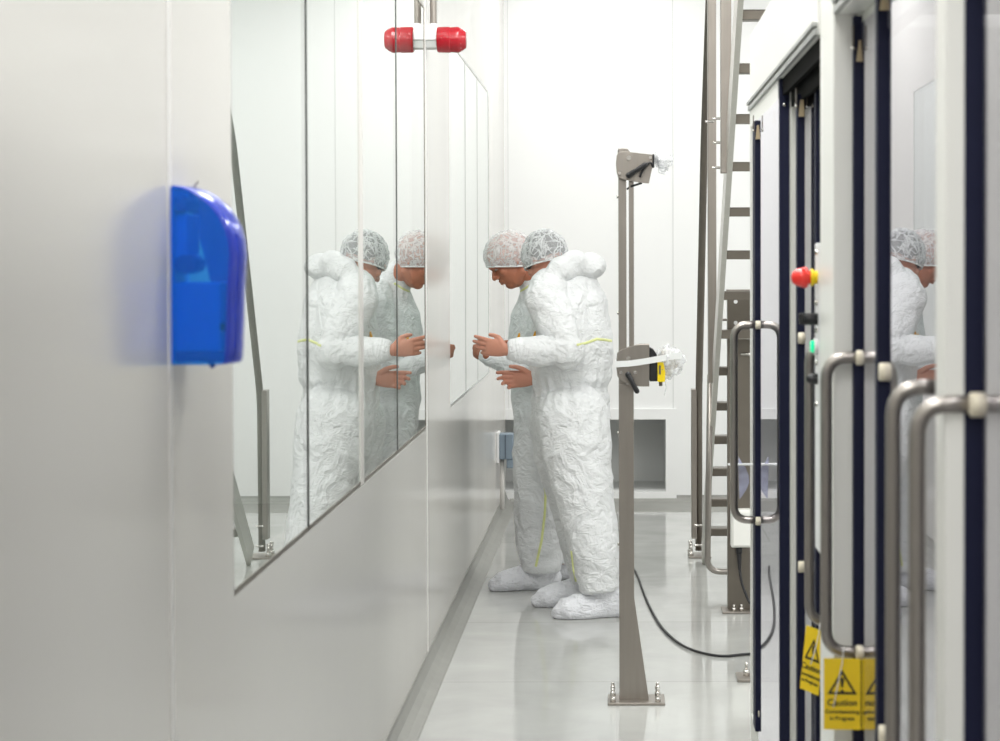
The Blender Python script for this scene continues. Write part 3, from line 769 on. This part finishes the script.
b = NB(); prism(b, [(SX(658), SZ(164)), (SX(668), SZ(164)), (SX(665), SZ(175)), (SX(659), SZ(173))], 'y', YS - .03, YS + .02, bev=.003); obj('film_tail', b, M['film'], stand)

# ------------------------------------------------------------------ wall beacon
YBc = 7.745; sb_ = YBc / F
def bx_(x): return (x - 617) * sb_
def bz_(y): return 1.58 + (262 - y) * sb_
bea = thing('alarm_beacon', 'red cylindrical alarm sounder on a white bracket high on the left wall', 'alarm', (XW + .01, YBc, bz_(40)))
b = NB()
zc = bz_(40); Xs = [438.5, 440, 451, 452, 459, 460.5, 464, 467, 467.4]; Rs = [12.2, 12.9, 13.1, 12.6, 13.1, 12.7, 10.8, 8.4, 7.4]
chain(b, [V((bx_(x), YBc, zc)) for x in Xs], [r * sb_ for r in Rs], 32, round_ends=(False, False))
hs = obj('sounder_body', b, M['red'], bea); auto_smooth(hs, 25)
b = NB(); ellipsoid(b, (bx_(443), YBc - .047, zc), V((.009, 0, 0)), V((0, .004, 0)), V((0, 0, .009)), 16, 8); obj('boss', b, M['red'], hs, smooth=True)
b = NB()
for i in range(14):
    a = 2 * math.pi * i / 14
    ellipsoid(b, (bx_(462), YBc + .0425 * math.cos(a), zc + .0425 * math.sin(a)), V((.004, 0, 0)), V((0, .003, 0)), V((0, 0, .003)), 8, 6)
obj('sound_holes', b, M['tape_white'], hs)
b = NB(); box(b, XW, bx_(438.6), YBc - .030, YBc + .035, bz_(49), bz_(41), .002); obj('bracket_shaded_half', b, M['alu'], bea)  # lower half of the white bracket, its shade put in as grey colour
b = NB(); box(b, XW, bx_(438.6), YBc - .035, YBc + .035, bz_(41), bz_(31), .003); box(b, XW, bx_(438.6), YBc - .022, YBc + .022, bz_(32), bz_(26), .004); obj('bracket', b, M['white_plastic'], bea)
b = NB(); cyl(b, (bx_(434.5), YBc, bz_(26)), (bx_(434.5), YBc, ZC), .0135, 18); auto_smooth(obj('conduit', b, M['steel'], bea), 30)
b = NB(); cyl(b, (bx_(434.5), YBc, bz_(28)), (bx_(434.5), YBc, bz_(24)), .016, 18); obj('conduit_collar', b, M['white_plastic'], bea)

# wall socket near the far corner
so = thing('wall_socket', 'blue-grey socket box low on the far end of the glossy left wall', 'socket', (XW, 12.2, .36))
b = NB(); box(b, XW, XW + .016, 12.13, 12.29, .36, .545, .004); obj('back_box', b, M['white_plastic'], so)
b = NB(); box(b, XW + .016, XW + .100, 12.15, 12.27, .38, .535, .006); box(b, XW + .060, XW + .100, 12.16, 12.25, .325, .38, .006); obj('socket_body', b, M['greybox'], so)
b = NB(); box(b, XW + .050, XW + .058, 12.146, 12.15, .385, .53, .001); obj('socket_flap', b, M['greybox_dark'], so)
b = NB(); cyl(b, (XW + .03, 12.21, .375), (XW + .03, 12.21, .07), .014, 14); obj('conduit', b, M['mullion'], so, smooth=False)

# ------------------------------------------------------------------ soap dispenser
dz0, dz1 = 1.412, 1.707
disp = thing('soap_dispenser', 'translucent blue soap dispenser with a rounded top on the left wall', 'dispenser', (XW, 3.35, dz0))
Y0, Y1 = 3.292, 3.425
prof = []
def dp(px, py):   # side profile measured at the near side
    return ((px - 170) * (.098 / 60), dz1 - (py - 187) * (dz1 - dz0) / 176)
side = [(170, 363), (170, 190), (172, 187), (180, 188), (190, 192), (200, 198), (210, 206.5), (218, 216), (224, 227), (228, 240), (229.5, 255), (228.5, 270), (227, 290), (226, 320), (225, 345), (224, 359), (222, 362.5), (215, 363)]
P = [dp(*p) for p in side]
b = NB()
L0 = [b.verts.new(V((XW + p[0], Y0, p[1]))) for p in P]
b.faces.new(L0)
cx_, cz_ = .04, sum(p[1] for p in P) / len(P)
obj_side = obj('side_cover', b, M['blue_clear'], disp)
mod = obj_side.modifiers.new('s', 'SOLIDIFY'); mod.thickness = .002
# front shell: profile swept across the width, bowed outwards in the middle
b = NB(); rows = []
NS = 10
for j in range(NS + 1):
    t = j / NS; y = Y0 + (Y1 - Y0) * t; bow = .015 * math.sin(math.pi * t) ** .7
    row = []
    for i, p in enumerate(P[1:]):
        nx = 1 if p[0] > .03 else p[0] / .03
        row.append(b.verts.new(V((XW + p[0] + bow * nx, y, p[1] + (bow * .15 if i < 8 else 0) * (1 if i < 6 else .4)))))
    rows.append(row)
for r0, r1 in zip(rows, rows[1:]):
    for i in range(len(r0) - 1): b.faces.new((r0[i], r0[i + 1], r1[i + 1], r1[i]))
b.faces.new([v for v in rows[-1]])
fr_ = obj('front_cover', b, M['blue_front'], disp, smooth=True)
mod = fr_.modifiers.new('s', 'SOLIDIFY'); mod.thickness = .0015
b = NB(); box(b, XW, XW + .004, Y0 + .003, Y1 - .003, dz0 + .004, dz1 - .006); obj('back_plate', b, M['blue_inner'], disp)
def dbox(x0, x1, y0, y1, m, nm, ya=Y0 + .01, yb=Y1 - .01, bev=.003):
    p0 = dp(x0, y1); p1 = dp(x1, y0); bb = NB(); box(bb, XW + max(.0045, p0[0]), XW + p1[0], ya, yb, p0[1], p1[1], bev); return obj(nm, bb, M[m], disp)
dbox(172, 219, 282, 350, 'blue_inner', 'soap_tank')
dbox(172, 222, 350, 361, 'blue_deep', 'pump_tray')
dbox(174, 184, 198, 212, 'blue_deep', 'latch')
dbox(172, 184, 214, 262, 'blue_inner', 'mount_rib', Y0 + .02)
p = dp(183, 264); b = NB(); cyl(b, (XW + p[0], Y0 + .008, p[1]), (XW + p[0], Y1 - .03, p[1]), .016, 24); obj('pump_cam', b, M['blue_deep'], disp)
p = dp(181, 357); b = NB(); cyl(b, (XW + p[0], Y0 + .004, p[1]), (XW + p[0], Y0 + .02, p[1]), .007, 20); obj('pump_pivot', b, M['blue_deep'], disp)
dbox(219, 223, 322, 330, 'black', 'sight_mark', Y0 + .006, Y0 + .02, .001)
b = NB(); hp = V((XW + .030, 3.35, dz1 - .008)); tube(b, [hp + V((0, 0, -.004)), hp + V((-.003, 0, .006)), hp + V((0, 0, .013)), hp + V((.004, 0, .018))], .0018, 8, ends=(True, True)); obj('wire_hook', b, M['chrome'], disp, smooth=True)
b = NB(); cyl(b, (XW + .055, 3.35, dz0 + .004), (XW + .057, 3.35, dz0 - .008), .006, 14, r2=.004); obj('nozzle', b, M['blue_deep'], disp)

# ------------------------------------------------------------------ people
def remesh(bm, voxel, smooth=2):
    bmesh.ops.recalc_face_normals(bm, faces=bm.faces)
    me = bpy.data.meshes.new('tmp'); bm.to_mesh(me); bm.free()
    o = bpy.data.objects.new('tmp', me); COL.objects.link(o)
    r = o.modifiers.new('r', 'REMESH'); r.mode = 'VOXEL'; r.voxel_size = voxel; r.use_smooth_shade = True
    if smooth:
        s = o.modifiers.new('s', 'SMOOTH'); s.factor = .5; s.iterations = smooth
    dg = bpy.context.evaluated_depsgraph_get(); dg.update()
    m2 = bpy.data.meshes.new_from_object(o.evaluated_get(dg))
    bpy.data.objects.remove(o, do_unlink=True); bpy.data.meshes.remove(me)
    for p in m2.polygons: p.use_smooth = True
    return m2

def wrinkle(me, amp=.006, zmin=0.0, seed=0.0, extra=None):
    S = V((seed, seed * .7, 0)); N = noise.noise
    nrm = [n.vector.copy() for n in me.vertex_normals]
    for v, vn in zip(me.vertices, nrm):
        p = v.co + S
        warp = V((N(p * 5), N(p * 5 + V((9, 2, 4))), N(p * 5 + V((3, 7, 1))))) * .06
        q = p + warp
        r1 = 1 - abs(N(V((q.x * 6, q.y * 6, q.z * 8)))) * 2.2
        r2 = abs(N(V((q.x * 13 + q.z * 7, q.y * 13, q.z * 15 - q.x * 6)))) * 2.6 - .3
        d = amp * (r1 * .8 + r2 * .5)
        if extra: d += extra(v.co)
        v.co += vn * d
        if v.co.z < zmin: v.co.z = zmin

def hand(bm, wrist, d, back, thumb, curls, spread=0.10, size=1.0, tcurl=.3):
    """wrist point, finger direction, back-of-hand normal, thumb side direction; curls: index..little (radians per joint)"""
    d = V(d).normalized(); back = V(back); back = (back - d * back.dot(d)).normalized(); th = d.cross(back); 
    if th.dot(V(thumb)) < 0: th = -th
    th.normalize(); w = V(wrist)
    pl = .094 * size
    chain(bm, [w - d * .05 * size, w, w + d * .028 * size, w + d * .062 * size, w + d * pl],
          [(.026 * size, .021 * size), (.028 * size, .020 * size), (.036 * size, .0185 * size), (.041 * size, .0165 * size), (.039 * size, .012 * size)], 20, side=th)
    lens = [(.043, .026, .021), (.047, .029, .022), (.043, .027, .021), (.033, .020, .018)]
    for i in range(4):
        off = (.0300 - i * .0200) * size
        root = w + d * (pl - .004 + (-.003, .003, .0, -.008)[i]) * size + th * off
        ang = (1.5 - i) * spread
        dd = (d * math.cos(ang) + th * math.sin(ang)).normalized()
        pts = [root - dd * .022 * size, root]; rr = [.0102 * size, .0106 * size]
        c = curls[i]; a = 0; cur = root
        for j in range(3):
            a += c * (.8, 1.0, .8)[j]
            step = dd * math.cos(a) - back * math.sin(a)
            cur = cur + step * lens[i][j] * size
            pts.append(cur.copy()); rr.append((.0100, .0092, .0080)[j] * size)
        chain(bm, pts, rr, 12)
    # thumb leaves the side of the palm near its base
    root = w + d * .022 * size + th * .024 * size
    t1 = (d * .72 + th * .62 - back * .30).normalized()
    t2 = (d * .90 + th * (.45 - tcurl) - back * .30).normalized()
    t3 = (d * .95 + th * (.25 - tcurl) - back * .30).normalized()
    p1 = root + t1 * .040 * size; p2 = p1 + t2 * .033 * size; p3 = p2 + t3 * .025 * size
    chain(bm, [root - t1 * .012, root, p1, p2, p3], [.014 * size, .0155 * size, .0120 * size, .0105 * size, .0085 * size], 14)

def head(bm, c, f, u, k=1.0):
    """c cranium centre, f where the face looks, u crown direction"""
    f = V(f).normalized(); u = V(u); u = (u - f * u.dot(f)).normalized(); s = f.cross(u).normalized()
    def P(a, b_, d): return c + (f * a + u * b_ + s * d) * k
    ellipsoid(bm, P(0, .02, 0), s * .076 * k, f * .098 * k, u * .090 * k)
    ellipsoid(bm, P(.028, -.045, 0), s * .060 * k, f * .062 * k, u * .085 * k)       # face mass
    ellipsoid(bm, P(.050, -.098, 0), s * .036 * k, f * .034 * k, u * .026 * k)       # chin
    chain(bm, [P(-.01, -.075, .050), P(.035, -.098, .032), P(.06, -.104, .0), P(.035, -.098, -.032), P(-.01, -.075, -.050)], [.02 * k] * 5, 12)
    chain(bm, [P(.080, .012, .045), P(.094, .012, .020), P(.094, .012, -.020), P(.080, .012, -.045)], [.012 * k, .0135 * k, .0135 * k, .012 * k], 12)  # brow
    chain(bm, [P(.088, .000, 0), P(.101, -.022, 0), P(.109, -.038, 0)], [.009 * k, .0105 * k, .012 * k], 12)  # nose
    for sg in (1, -1):
        ellipsoid(bm, P(.098, -.043, sg * .012), s * .009 * k, f * .010 * k, u * .008 * k, 12, 8)
        ellipsoid(bm, P(.060, -.030, sg * .042), s * .022 * k, f * .022 * k, u * .022 * k, 14, 10)   # cheek
        # ear
        ellipsoid(bm, P(-.008, -.014, sg * .075), s * .008 * k, f * .016 * k, u * .026 * k, 14, 10)
    chain(bm, [P(.084, -.066, .022), P(.095, -.063, 0), P(.084, -.066, -.022)], [.006 * k, .0075 * k, .006 * k], 10)
    chain(bm, [P(.082, -.076, .020), P(.092, -.076, 0), P(.082, -.076, -.020)], [.006 * k, .008 * k, .006 * k], 10)
    return P, f, u, s

def cap_part(P, f, u, s, k, name, mat, parent, inflate, low, amp, seed, cut_f=.0, thick=True, px=0.0):
    """a shell over the crown: everything of an inflated skull above a tilted plane"""
    bb = NB()
    c = P(-.004, .022, 0)
    ellipsoid(bb, c, s * (.076 + inflate) * k, f * (.100 + inflate) * k, u * (.092 + inflate) * k, 56, 40)   # gathered gauze stands a little off the skull
    o0 = P(0, 0, 0)
    bmesh.ops.bisect_plane(bb, geom=bb.verts[:] + bb.edges[:] + bb.faces[:], plane_co=P(px, low, 0), plane_no=(u + f * cut_f).normalized(), clear_inner=True)
    bb.normal_update()
    for v in bb.verts:
        q = (v.co - o0) * 30 + V((seed, 0, 0))
        v.co += v.normal * amp * (1 - 2 * abs(noise.noise(q)) + .5 * noise.noise(q * 2.1))
    o = obj(name, bb, mat, parent, smooth=True)
    if thick:
        m_ = o.modifiers.new('s', 'SOLIDIFY'); m_.thickness = .0012
    return o

def rim(P, f, u, s, k, mat, parent, inflate, low, cut_f, r=.004, px=0.0):
    n0 = (u + f * cut_f).normalized(); pl = P(px, low, 0); c = P(-.004, .022, 0)
    a_, b_, c_r = (.076 + inflate) * k, (.100 + inflate) * k, (.092 + inflate) * k
    e1 = s.copy(); e2 = n0.cross(e1).normalized()
    pts = []
    cc = c + n0 * (pl - c).dot(n0)
    for i in range(41):
        t = 2 * math.pi * i / 40; dd = e1 * math.cos(t) + e2 * math.sin(t)
        # solve |(cc + r dd - c) in ellipsoid| = 1
        o_ = cc - c; A = B = C = 0
        for ax, ra in ((s, a_), (f, b_), (u, c_r)):
            x0 = o_.dot(ax) / ra; x1 = dd.dot(ax) / ra; A += x1 * x1; B += 2 * x0 * x1; C += x0 * x0
        rr = (-B + math.sqrt(max(0, B * B - 4 * A * (C - 1)))) / (2 * A)
        pts.append(cc + dd * rr * (1 + .012 * math.sin(i * 2.9)))
    bb = NB(); tube(bb, pts, r * k, 8); return obj('elastic_band', bb, mat, parent, smooth=True)

def on_surface(me, pix, off=.0015):
    """walk a line over the suit surface where the camera's sight line through each pixel lands"""
    bvh = BVHTree.FromPolygons([v.co for v in me.vertices], [tuple(p.vertices) for p in me.polygons])
    out = []
    for i in range(len(pix) - 1):
        for k_ in range(5 if i < len(pix) - 2 else 6):
            t = k_ / 5; x = pix[i][0] * (1 - t) + pix[i + 1][0] * t; y = pix[i][1] * (1 - t) + pix[i + 1][1] * t
            d = (W(x, y, 10) - EYE).normalized()
            hit = bvh.ray_cast(EYE, d)
            if hit[0] is not None: out.append(hit[0] - d * off)
    return out

def shoe(name, toe, heel, hgt, parent, ankle, wid=.064, seed=0, ztop=.17):
    toe = V(toe); heel = V(heel); d = (toe - heel); L = d.length; d.normalize(); sd = V((-d.y, d.x, 0))
    bb = NB()
    P_ = [heel + d * .035 + V((0, 0, .05)), heel + d * L * .35 + V((0, 0, .052)), heel + d * L * .62 + V((0, 0, .042)), heel + d * L * .84 + V((0, 0, .032)), toe - d * .03 + V((0, 0, .026))]
    chain(bb, P_, [(wid * .85, .060), (wid * .92, .068), (wid * 1.05, .060), (wid * .98, .046), (wid * .62, .030)], 20, side=sd)
    A = V(ankle)
    chain(bb, [heel + d * .09 + V((0, 0, .06)), V((A.x, A.y, ztop))], [(.062, .075), (.064, .07)], 20, side=sd, round_ends=(True, False))
    me = remesh(bb, .006, 2)
    wrinkle(me, .009, 0.0015, seed)
    o = link(name, me, M['shoe'], parent)
    return o

def person(spec):
    root = thing('person', spec['label'], 'person', spec['base'])
    # --- body: one continuous skin surface
    bb = NB()
    k = spec.get('k', 1.0)
    P, f, u, s = head(bb, spec['head'], spec['face'], spec['crown'], k)
    nb = spec['neck_base']
    chain(bb, [P(-.02, -.045, 0), (P(-.035, -.085, 0) + nb) / 2, nb], [.054, .052, .060], 18)
    T = spec['torso']
    lat = V(spec['lateral'])
    chain(bb, [t[0] for t in T], [(t[1] - .03, t[2] - .03) for t in T], 24, side=lat)
    for arm in spec['arms']:
        sh, el, wr = arm['pts']
        chain(bb, [sh, sh.lerp(el, .5), el, el.lerp(wr, .5), wr], [.052, .046, .040, .036, .027], 16)
        hand(bb, **arm['hand'])
    for leg in spec['legs']:
        pts = leg['pts']
        chain(bb, pts, [.085, .072, .055, .050, .040][:len(pts)] if len(pts) == 5 else [.085, .055, .04], 16)
    me = remesh(bb, .0042, 1)
    body = link('body', me, spec['skin'], root)
    # --- coverall
    bb = NB()
    chain(bb, [t[0] for t in T], [(t[1], t[2]) for t in T], 32, side=lat)
    for arm in spec['arms']:
        sh, el, wr = arm['pts']; g = arm.get('girth', 1.0)
        cuff = wr + (wr - el).normalized() * arm.get('cuff', .005)
        inner = sh - (el - sh).normalized() * .03 + (T[-3][0] - sh) * .25
        chain(bb, [inner, sh, sh.lerp(el, .5), el, el.lerp(wr, .45), el.lerp(wr, .85), cuff],
              [.088 * g, .098 * g, .088 * g, .078 * g, .068 * g, .056 * g, .041 * g], 22, round_ends=(True, False))
        ellipsoid(bb, el, V((.078 * g, 0, 0)), V((0, .078 * g, 0)), V((0, 0, .078 * g)))
    for leg in spec['legs']:
        chain(bb, leg['pts'], leg['rad'], 26, side=V((0, 1, 0)), round_ends=(True, False))
    me = remesh(bb, .0075, 3)
    wrinkle(me, spec.get('wr', .006), .09, spec['seed'], spec.get('extra'))
    suit = link('coverall', me, M['suit'], root)
    for (pix, r) in spec['tapes']:
        pts = on_surface(me, pix)
        if len(pts) > 2:
            bb = NB(); chain(bb, pts, [(r, .0022)] * len(pts), 8, side=V((0, 0, 1)) if abs(pts[0].x - pts[-1].x) > abs(pts[0].z - pts[-1].z) else V((1, 0, 0)))
            obj('seam_tape', bb, M['tape'], suit, smooth=True)
    # hood folded down on the back
    bb = NB()
    for (c, ax, ay, az) in spec['hood']: ellipsoid(bb, c, ax, ay, az)
    if 'lapel' in spec: chain(bb, *spec['lapel'], 18)
    me = remesh(bb, .0075, 3); wrinkle(me, .005, 0, spec['seed'] + 5)
    link('hood', me, M['suit'], suit)
    # hair, net
    cap_part(P, f, u, s, k, 'hair', spec['hair'], root, .004, spec['hair_low'], .002, 3, spec.get('hair_cut', .0))
    net = cap_part(P, f, u, s, k, 'hair_net', spec['net'], root, .015, spec['net_low'], .005, spec['seed'], spec['net_cut'], px=spec['net_x'])
    rim(P, f, u, s, k, M['elastic'], net, .015, spec['net_low'], spec['net_cut'], px=spec['net_x'])
    # eyes and brows
    for sg in (1, -1):
        bb = NB(); ellipsoid(bb, P(.082, -.008, sg * .030), s * .0120, f * .009, u * .0055, 14, 10)
        ellipsoid(bb, P(.0905, -.010, sg * .030), s * .0055, f * .003, u * .0055, 12, 8, mi=1)
        obj('eye', bb, [M['eye'], M['black']], body, smooth=True)
        bb = NB(); chain(bb, [P(.097, .016, sg * .014), P(.094, .020, sg * .032), P(.080, .016, sg * .047)], [.003, .0038, .0022], 8)
        obj('eyebrow', bb, M['hair'], body, smooth=True)
    for sh_ in spec['shoes']:
        shoe('overshoe', parent=root, **sh_)
    for (px, py, Y) in spec['pulls']:
        p = W(px, py, Y); d = (p - EYE).normalized()
        bvh = BVHTree.FromPolygons([v.co for v in suit.data.vertices], [tuple(q.vertices) for q in suit.data.polygons])
        h_ = bvh.ray_cast(EYE, d)
        if h_[0] is not None: p = h_[0] - d * .004
        bb = NB(); chain(bb, [p + V((.004, 0, .016)), p, p + V((-.002, 0, -.016))], [(.006, .005), (.011, .007), (.009, .006)], 12)
        obj('orange_tag', bb, M['tag'], suit, smooth=True)
    return root, P, body

# --- person 2: the nearer man, back half turned to us
YM = 9.1
F2 = V((-.93, .37, 0)); L2 = V((-.37, -.93, 0))
def t2(x, y, ra, rb): return (W(x, y, YM), ra, rb)
torso2 = [t2(571, 440, .165, .150), t2(571, 418, .19, .172), t2(570, 400, .19, .172), t2(569, 387, .175, .158), t2(570, 376, .195, .180),
          t2(572, 352, .215, .180), t2(572, 328, .225, .172), t2(570, 304, .215, .160), t2(566, 285, .165, .130), t2(559, 272, .105, .095), t2(556, 263, .075, .070)]
shl2 = W(563, 296, YM) + L2 * .20
shr2 = W(560, 296, YM) - L2 * .18
ell = W(567, 352, 8.82); wrl = W(509, 349.5, 8.78)
elr = W(556, 358, 9.30); wrr = W(537, 377.5, 9.04)
base2 = W(590, 600, 9.0); base2.z = 0
head2 = W(545.5, 259, 9.08)
spec2 = dict(label='person in white coverall, net over dark grey hair, nearer of the two, back half turned', base=base2,
    head=head2, face=(-.60, .62, -.50), crown=(-.30, .30, .90), neck_base=W(560, 276, YM),
    torso=torso2, lateral=L2,
    arms=[dict(pts=(shl2, ell, wrl), girth=.98, hand=dict(wrist=wrl + V((-.012, 0, .0)), d=(-.90, .38, .12), back=(-.38, -.9, -.05), thumb=(0, 0, 1), curls=(.10, .18, .22, .30), spread=.06, size=.96)),
          dict(pts=(shr2, elr, wrr), girth=.86, hand=dict(wrist=wrr + V((-.015, 0, -.005)), d=(-1, .1, -.02), back=(.1, 1, .1), thumb=(0, 0, 1), curls=(.30, .50, .62, .70), spread=.06, size=.98, tcurl=.1))],
    legs=[dict(pts=[W(573, 418, 8.96), W(577, 452, 8.93), W(585, 503, 8.90), W(594, 550, 8.88), W(599, 591, 8.88)], rad=[(.150, .160), (.140, .152), (.118, .124), (.105, .112), (.088, .084)]),
          dict(pts=[W(560, 420, 9.22), W(562, 455, 9.24), W(573, 503, 9.22), W(582, 550, 9.18), W(588, 583, 9.16)], rad=[(.140, .140), (.135, .130), (.110, .105), (.10, .092), (.085, .075)])],
    skin=M['skin'], seed=1.3, wr=.0062,
    tapes=[([(577, 345), (586, 343), (597, 339), (606, 340), (611.5, 341)], .006), ([(571, 552), (573, 570), (577, 590)], .006), ([(597, 277), (604, 275)], .004)],
    hood=[(W(578, 268, 9.12), V((.105, .02, -.01)), V((-.05, .13, 0)), V((.015, 0, .062))), (W(590, 266, 9.12), V((.075, 0, .0)), V((0, .10, 0)), V((0, 0, .058))), (W(565, 272, 9.08), V((.085, 0, .01)), V((0, .12, 0)), V((-.02, 0, .065)))],
    lapel=([W(541, 291, 8.97), W(549, 280, 8.95), W(560, 270, 8.97), W(576, 263, 9.02)], [.035, .046, .056, .06]),
    hair=M['hair'], hair_low=-.020, net=M['net'], net_low=-.005, net_cut=-.28, net_x=.07, k=1.04,
    shoes=[dict(toe=(W(552, 0, 8.87).x, 8.84, 0), heel=(W(628, 0, 8.92).x, 8.92, 0), hgt=.1, ankle=(W(600, 0, 8.88).x, 8.88, 0), seed=2),
           dict(toe=(W(531, 0, 9.17).x, 9.14, 0), heel=(W(602, 0, 9.2).x, 9.22, 0), hgt=.1, ankle=(W(588, 0, 9.16).x, 9.17, 0), seed=4)],
    pulls=[(534.5, 335.5, 9.0)])
def pleats(co_):
    c_ = W(569, 387, YM); a_ = math.atan2(co_.y - c_.y, co_.x - c_.x)
    g = math.exp(-((co_.z - c_.z) / .085) ** 2)
    return .0045 * g * (math.cos(a_ * 19 + 2.5 * noise.noise(co_ * 6)) + .5 * math.cos(a_ * 31 + 1))
spec2['extra'] = pleats
p2, P2, body2 = person(spec2)
# wedding ring on the raised left hand
rg = NB(); rc = W(490, 345, 8.78)
# --- person 1: the farther man, in profile, bowing over his hand at the glass
Y1_ = 9.72
F1 = V((-.98, -.15, 0)); L1 = V((.15, -.98, 0))
def t1(x, y, ra, rb): return (W(x, y, Y1_), ra, rb)
torso1 = [t1(548, 440, .16, .14), t1(547, 418, .185, .165), t1(546, 398, .19, .168), t1(546, 382, .185, .165), t1(546, 360, .205, .175), t1(545, 335, .215, .172), t1(544, 312, .20, .155), t1(543, 295, .16, .125), t1(537, 283, .105, .09), t1(534, 278, .085, .080), t1(528, 272, .080, .074)]
sh1 = W(546, 304, Y1_) + L1 * .19; sh1r = W(546, 304, Y1_) - L1 * .18
el1 = W(530, 371, 9.50); wr1 = W(483, 353, 9.50)
el1r = W(548, 366, 9.95); wr1r = W(524, 350, 9.88)
base1 = W(535, 580, 9.65); base1.z = 0
spec1 = dict(label='person bowing in profile in white coverall and pale hair net, farther, touching the glazed wall', base=base1,
    head=W(510.5, 258.5, 9.66), face=(-.85, -.12, -.53), crown=(-.53, -.05, .85), neck_base=W(537, 283, 9.70),
    torso=torso1, lateral=L1,
    arms=[dict(pts=(sh1, el1, wr1), girth=.84, cuff=.012, hand=dict(wrist=wr1 + V((-.004, .0, .0)), d=(-.50, .84, .12), back=(-.84, -.50, .05), thumb=(0, 0, 1), curls=(.22, .26, .34, .45), spread=-.10, size=.86, tcurl=.45)),
          dict(pts=(sh1r, el1r, wr1r), girth=.84, hand=dict(wrist=wr1r + V((-.015, 0, 0)), d=(-1, -.1, 0), back=(0, 1, .2), thumb=(0, 0, 1), curls=(1.1, 1.2, 1.2, 1.2), spread=.03, size=.9))],
    legs=[dict(pts=[W(545, 420, 9.62), W(540, 455, 9.60), W(538, 505, 9.60), W(539, 545, 9.62), W(541, 572, 9.63)], rad=[(.130, .145), (.120, .130), (.112, .118), (.105, .112), (.092, .090)]),
          dict(pts=[W(550, 420, 9.86), W(552, 455, 9.88), W(556, 505, 9.90), W(560, 540, 9.92), W(562, 560, 9.93)], rad=[(.130, .135), (.120, .120), (.105, .105), (.095, .095), (.085, .08)])],
    skin=M['skin_tan'], seed=6.1, wr=.0065,
    tapes=[([(519, 292), (526, 288), (533, 283)], .006), ([(541.5, 470), (545, 492), (544, 515), (541, 540), (535, 567)], .006)],
    hood=[(W(545, 284, 9.74), V((.085, 0, 0)), V((0, .12, 0)), V((0, 0, .05)))],
    hair=M['hair_thin'], hair_low=.0, net=M['net_pale'], net_low=.012, net_cut=-.60, net_x=.09, k=1.06,
    shoes=[dict(toe=(W(488.5, 0, 9.62).x, 9.60, 0), heel=(W(556, 0, 9.66).x, 9.67, 0), hgt=.1, ankle=(W(541, 0, 9.63).x, 9.64, 0), seed=6),
           dict(toe=(W(512, 0, 9.95).x, 9.93, 0), heel=(W(575, 0, 9.97).x, 9.97, 0), hgt=.1, ankle=(W(562, 0, 9.93).x, 9.95, 0), seed=8)],
    pulls=[(518.5, 337, 9.5)])
p1, P1, body1 = person(spec1)

# ------------------------------------------------------------------ light, camera, world
def area(name, loc, sx, sy, power, col=(1, 1, 1), rot=(0, 0, 0)):
    l = bpy.data.lights.new(name, 'AREA'); l.shape = 'RECTANGLE'; l.size = sx; l.size_y = sy; l.energy = power; l.color = col
    o = bpy.data.objects.new(name, l); COL.objects.link(o); o.location = loc; o.rotation_euler = rot; return o
for y, pw in ((1.5, 32), (4.4, 40), (6.6, 36), (9.6, 15), (11.8, 26)):
    area('ceiling_lamp', (-.15, y, ZC - .03), .6, 1.2, pw * (.45 if y == 9.6 else 1), (1, 1, .985))
    area('ceiling_lamp', (2.4, y, ZC - .03), .6, 1.2, pw * 1.3, (1, 1, .985))
    area('ceiling_lamp', (-2.2, y, ZC - .03), 1.2, 1.2, 16, (1, 1, .985))
area('ceiling_lamp', (0, -1.2, ZC - .03), .6, 1.2, 30, (1, 1, .985))

w = bpy.data.worlds.new('World'); SC.world = w; w.use_nodes = True
w.node_tree.nodes['Background'].inputs[0].default_value = (.9, .95, 1, 1); w.node_tree.nodes['Background'].inputs[1].default_value = .3

cam = bpy.data.cameras.new('Camera'); co = bpy.data.objects.new('Camera', cam); COL.objects.link(co)
cam.sensor_width = 36; cam.lens = 72; cam.clip_end = 100; cam.clip_start = .05
PITCH = math.radians(1.17); ROLL = math.radians(-.13)
R = Matrix.Rotation(math.pi / 2 - PITCH, 4, 'X') @ Matrix.Rotation(ROLL, 4, 'Z')
co.matrix_world = Matrix.Translation(EYE) @ R
cam.shift_x = -.117
cam.shift_y = -(370.5 - 262 - F * math.tan(PITCH)) / 1000
cam.dof.use_dof = True; cam.dof.focus_distance = 9.2; cam.dof.aperture_fstop = 6.3
SC.camera = co
SC.view_settings.view_transform = 'Standard'; SC.view_settings.look = 'None'
SC.view_settings.exposure = 0.28; SC.view_settings.gamma = 1; SC.view_settings.use_curve_mapping = False
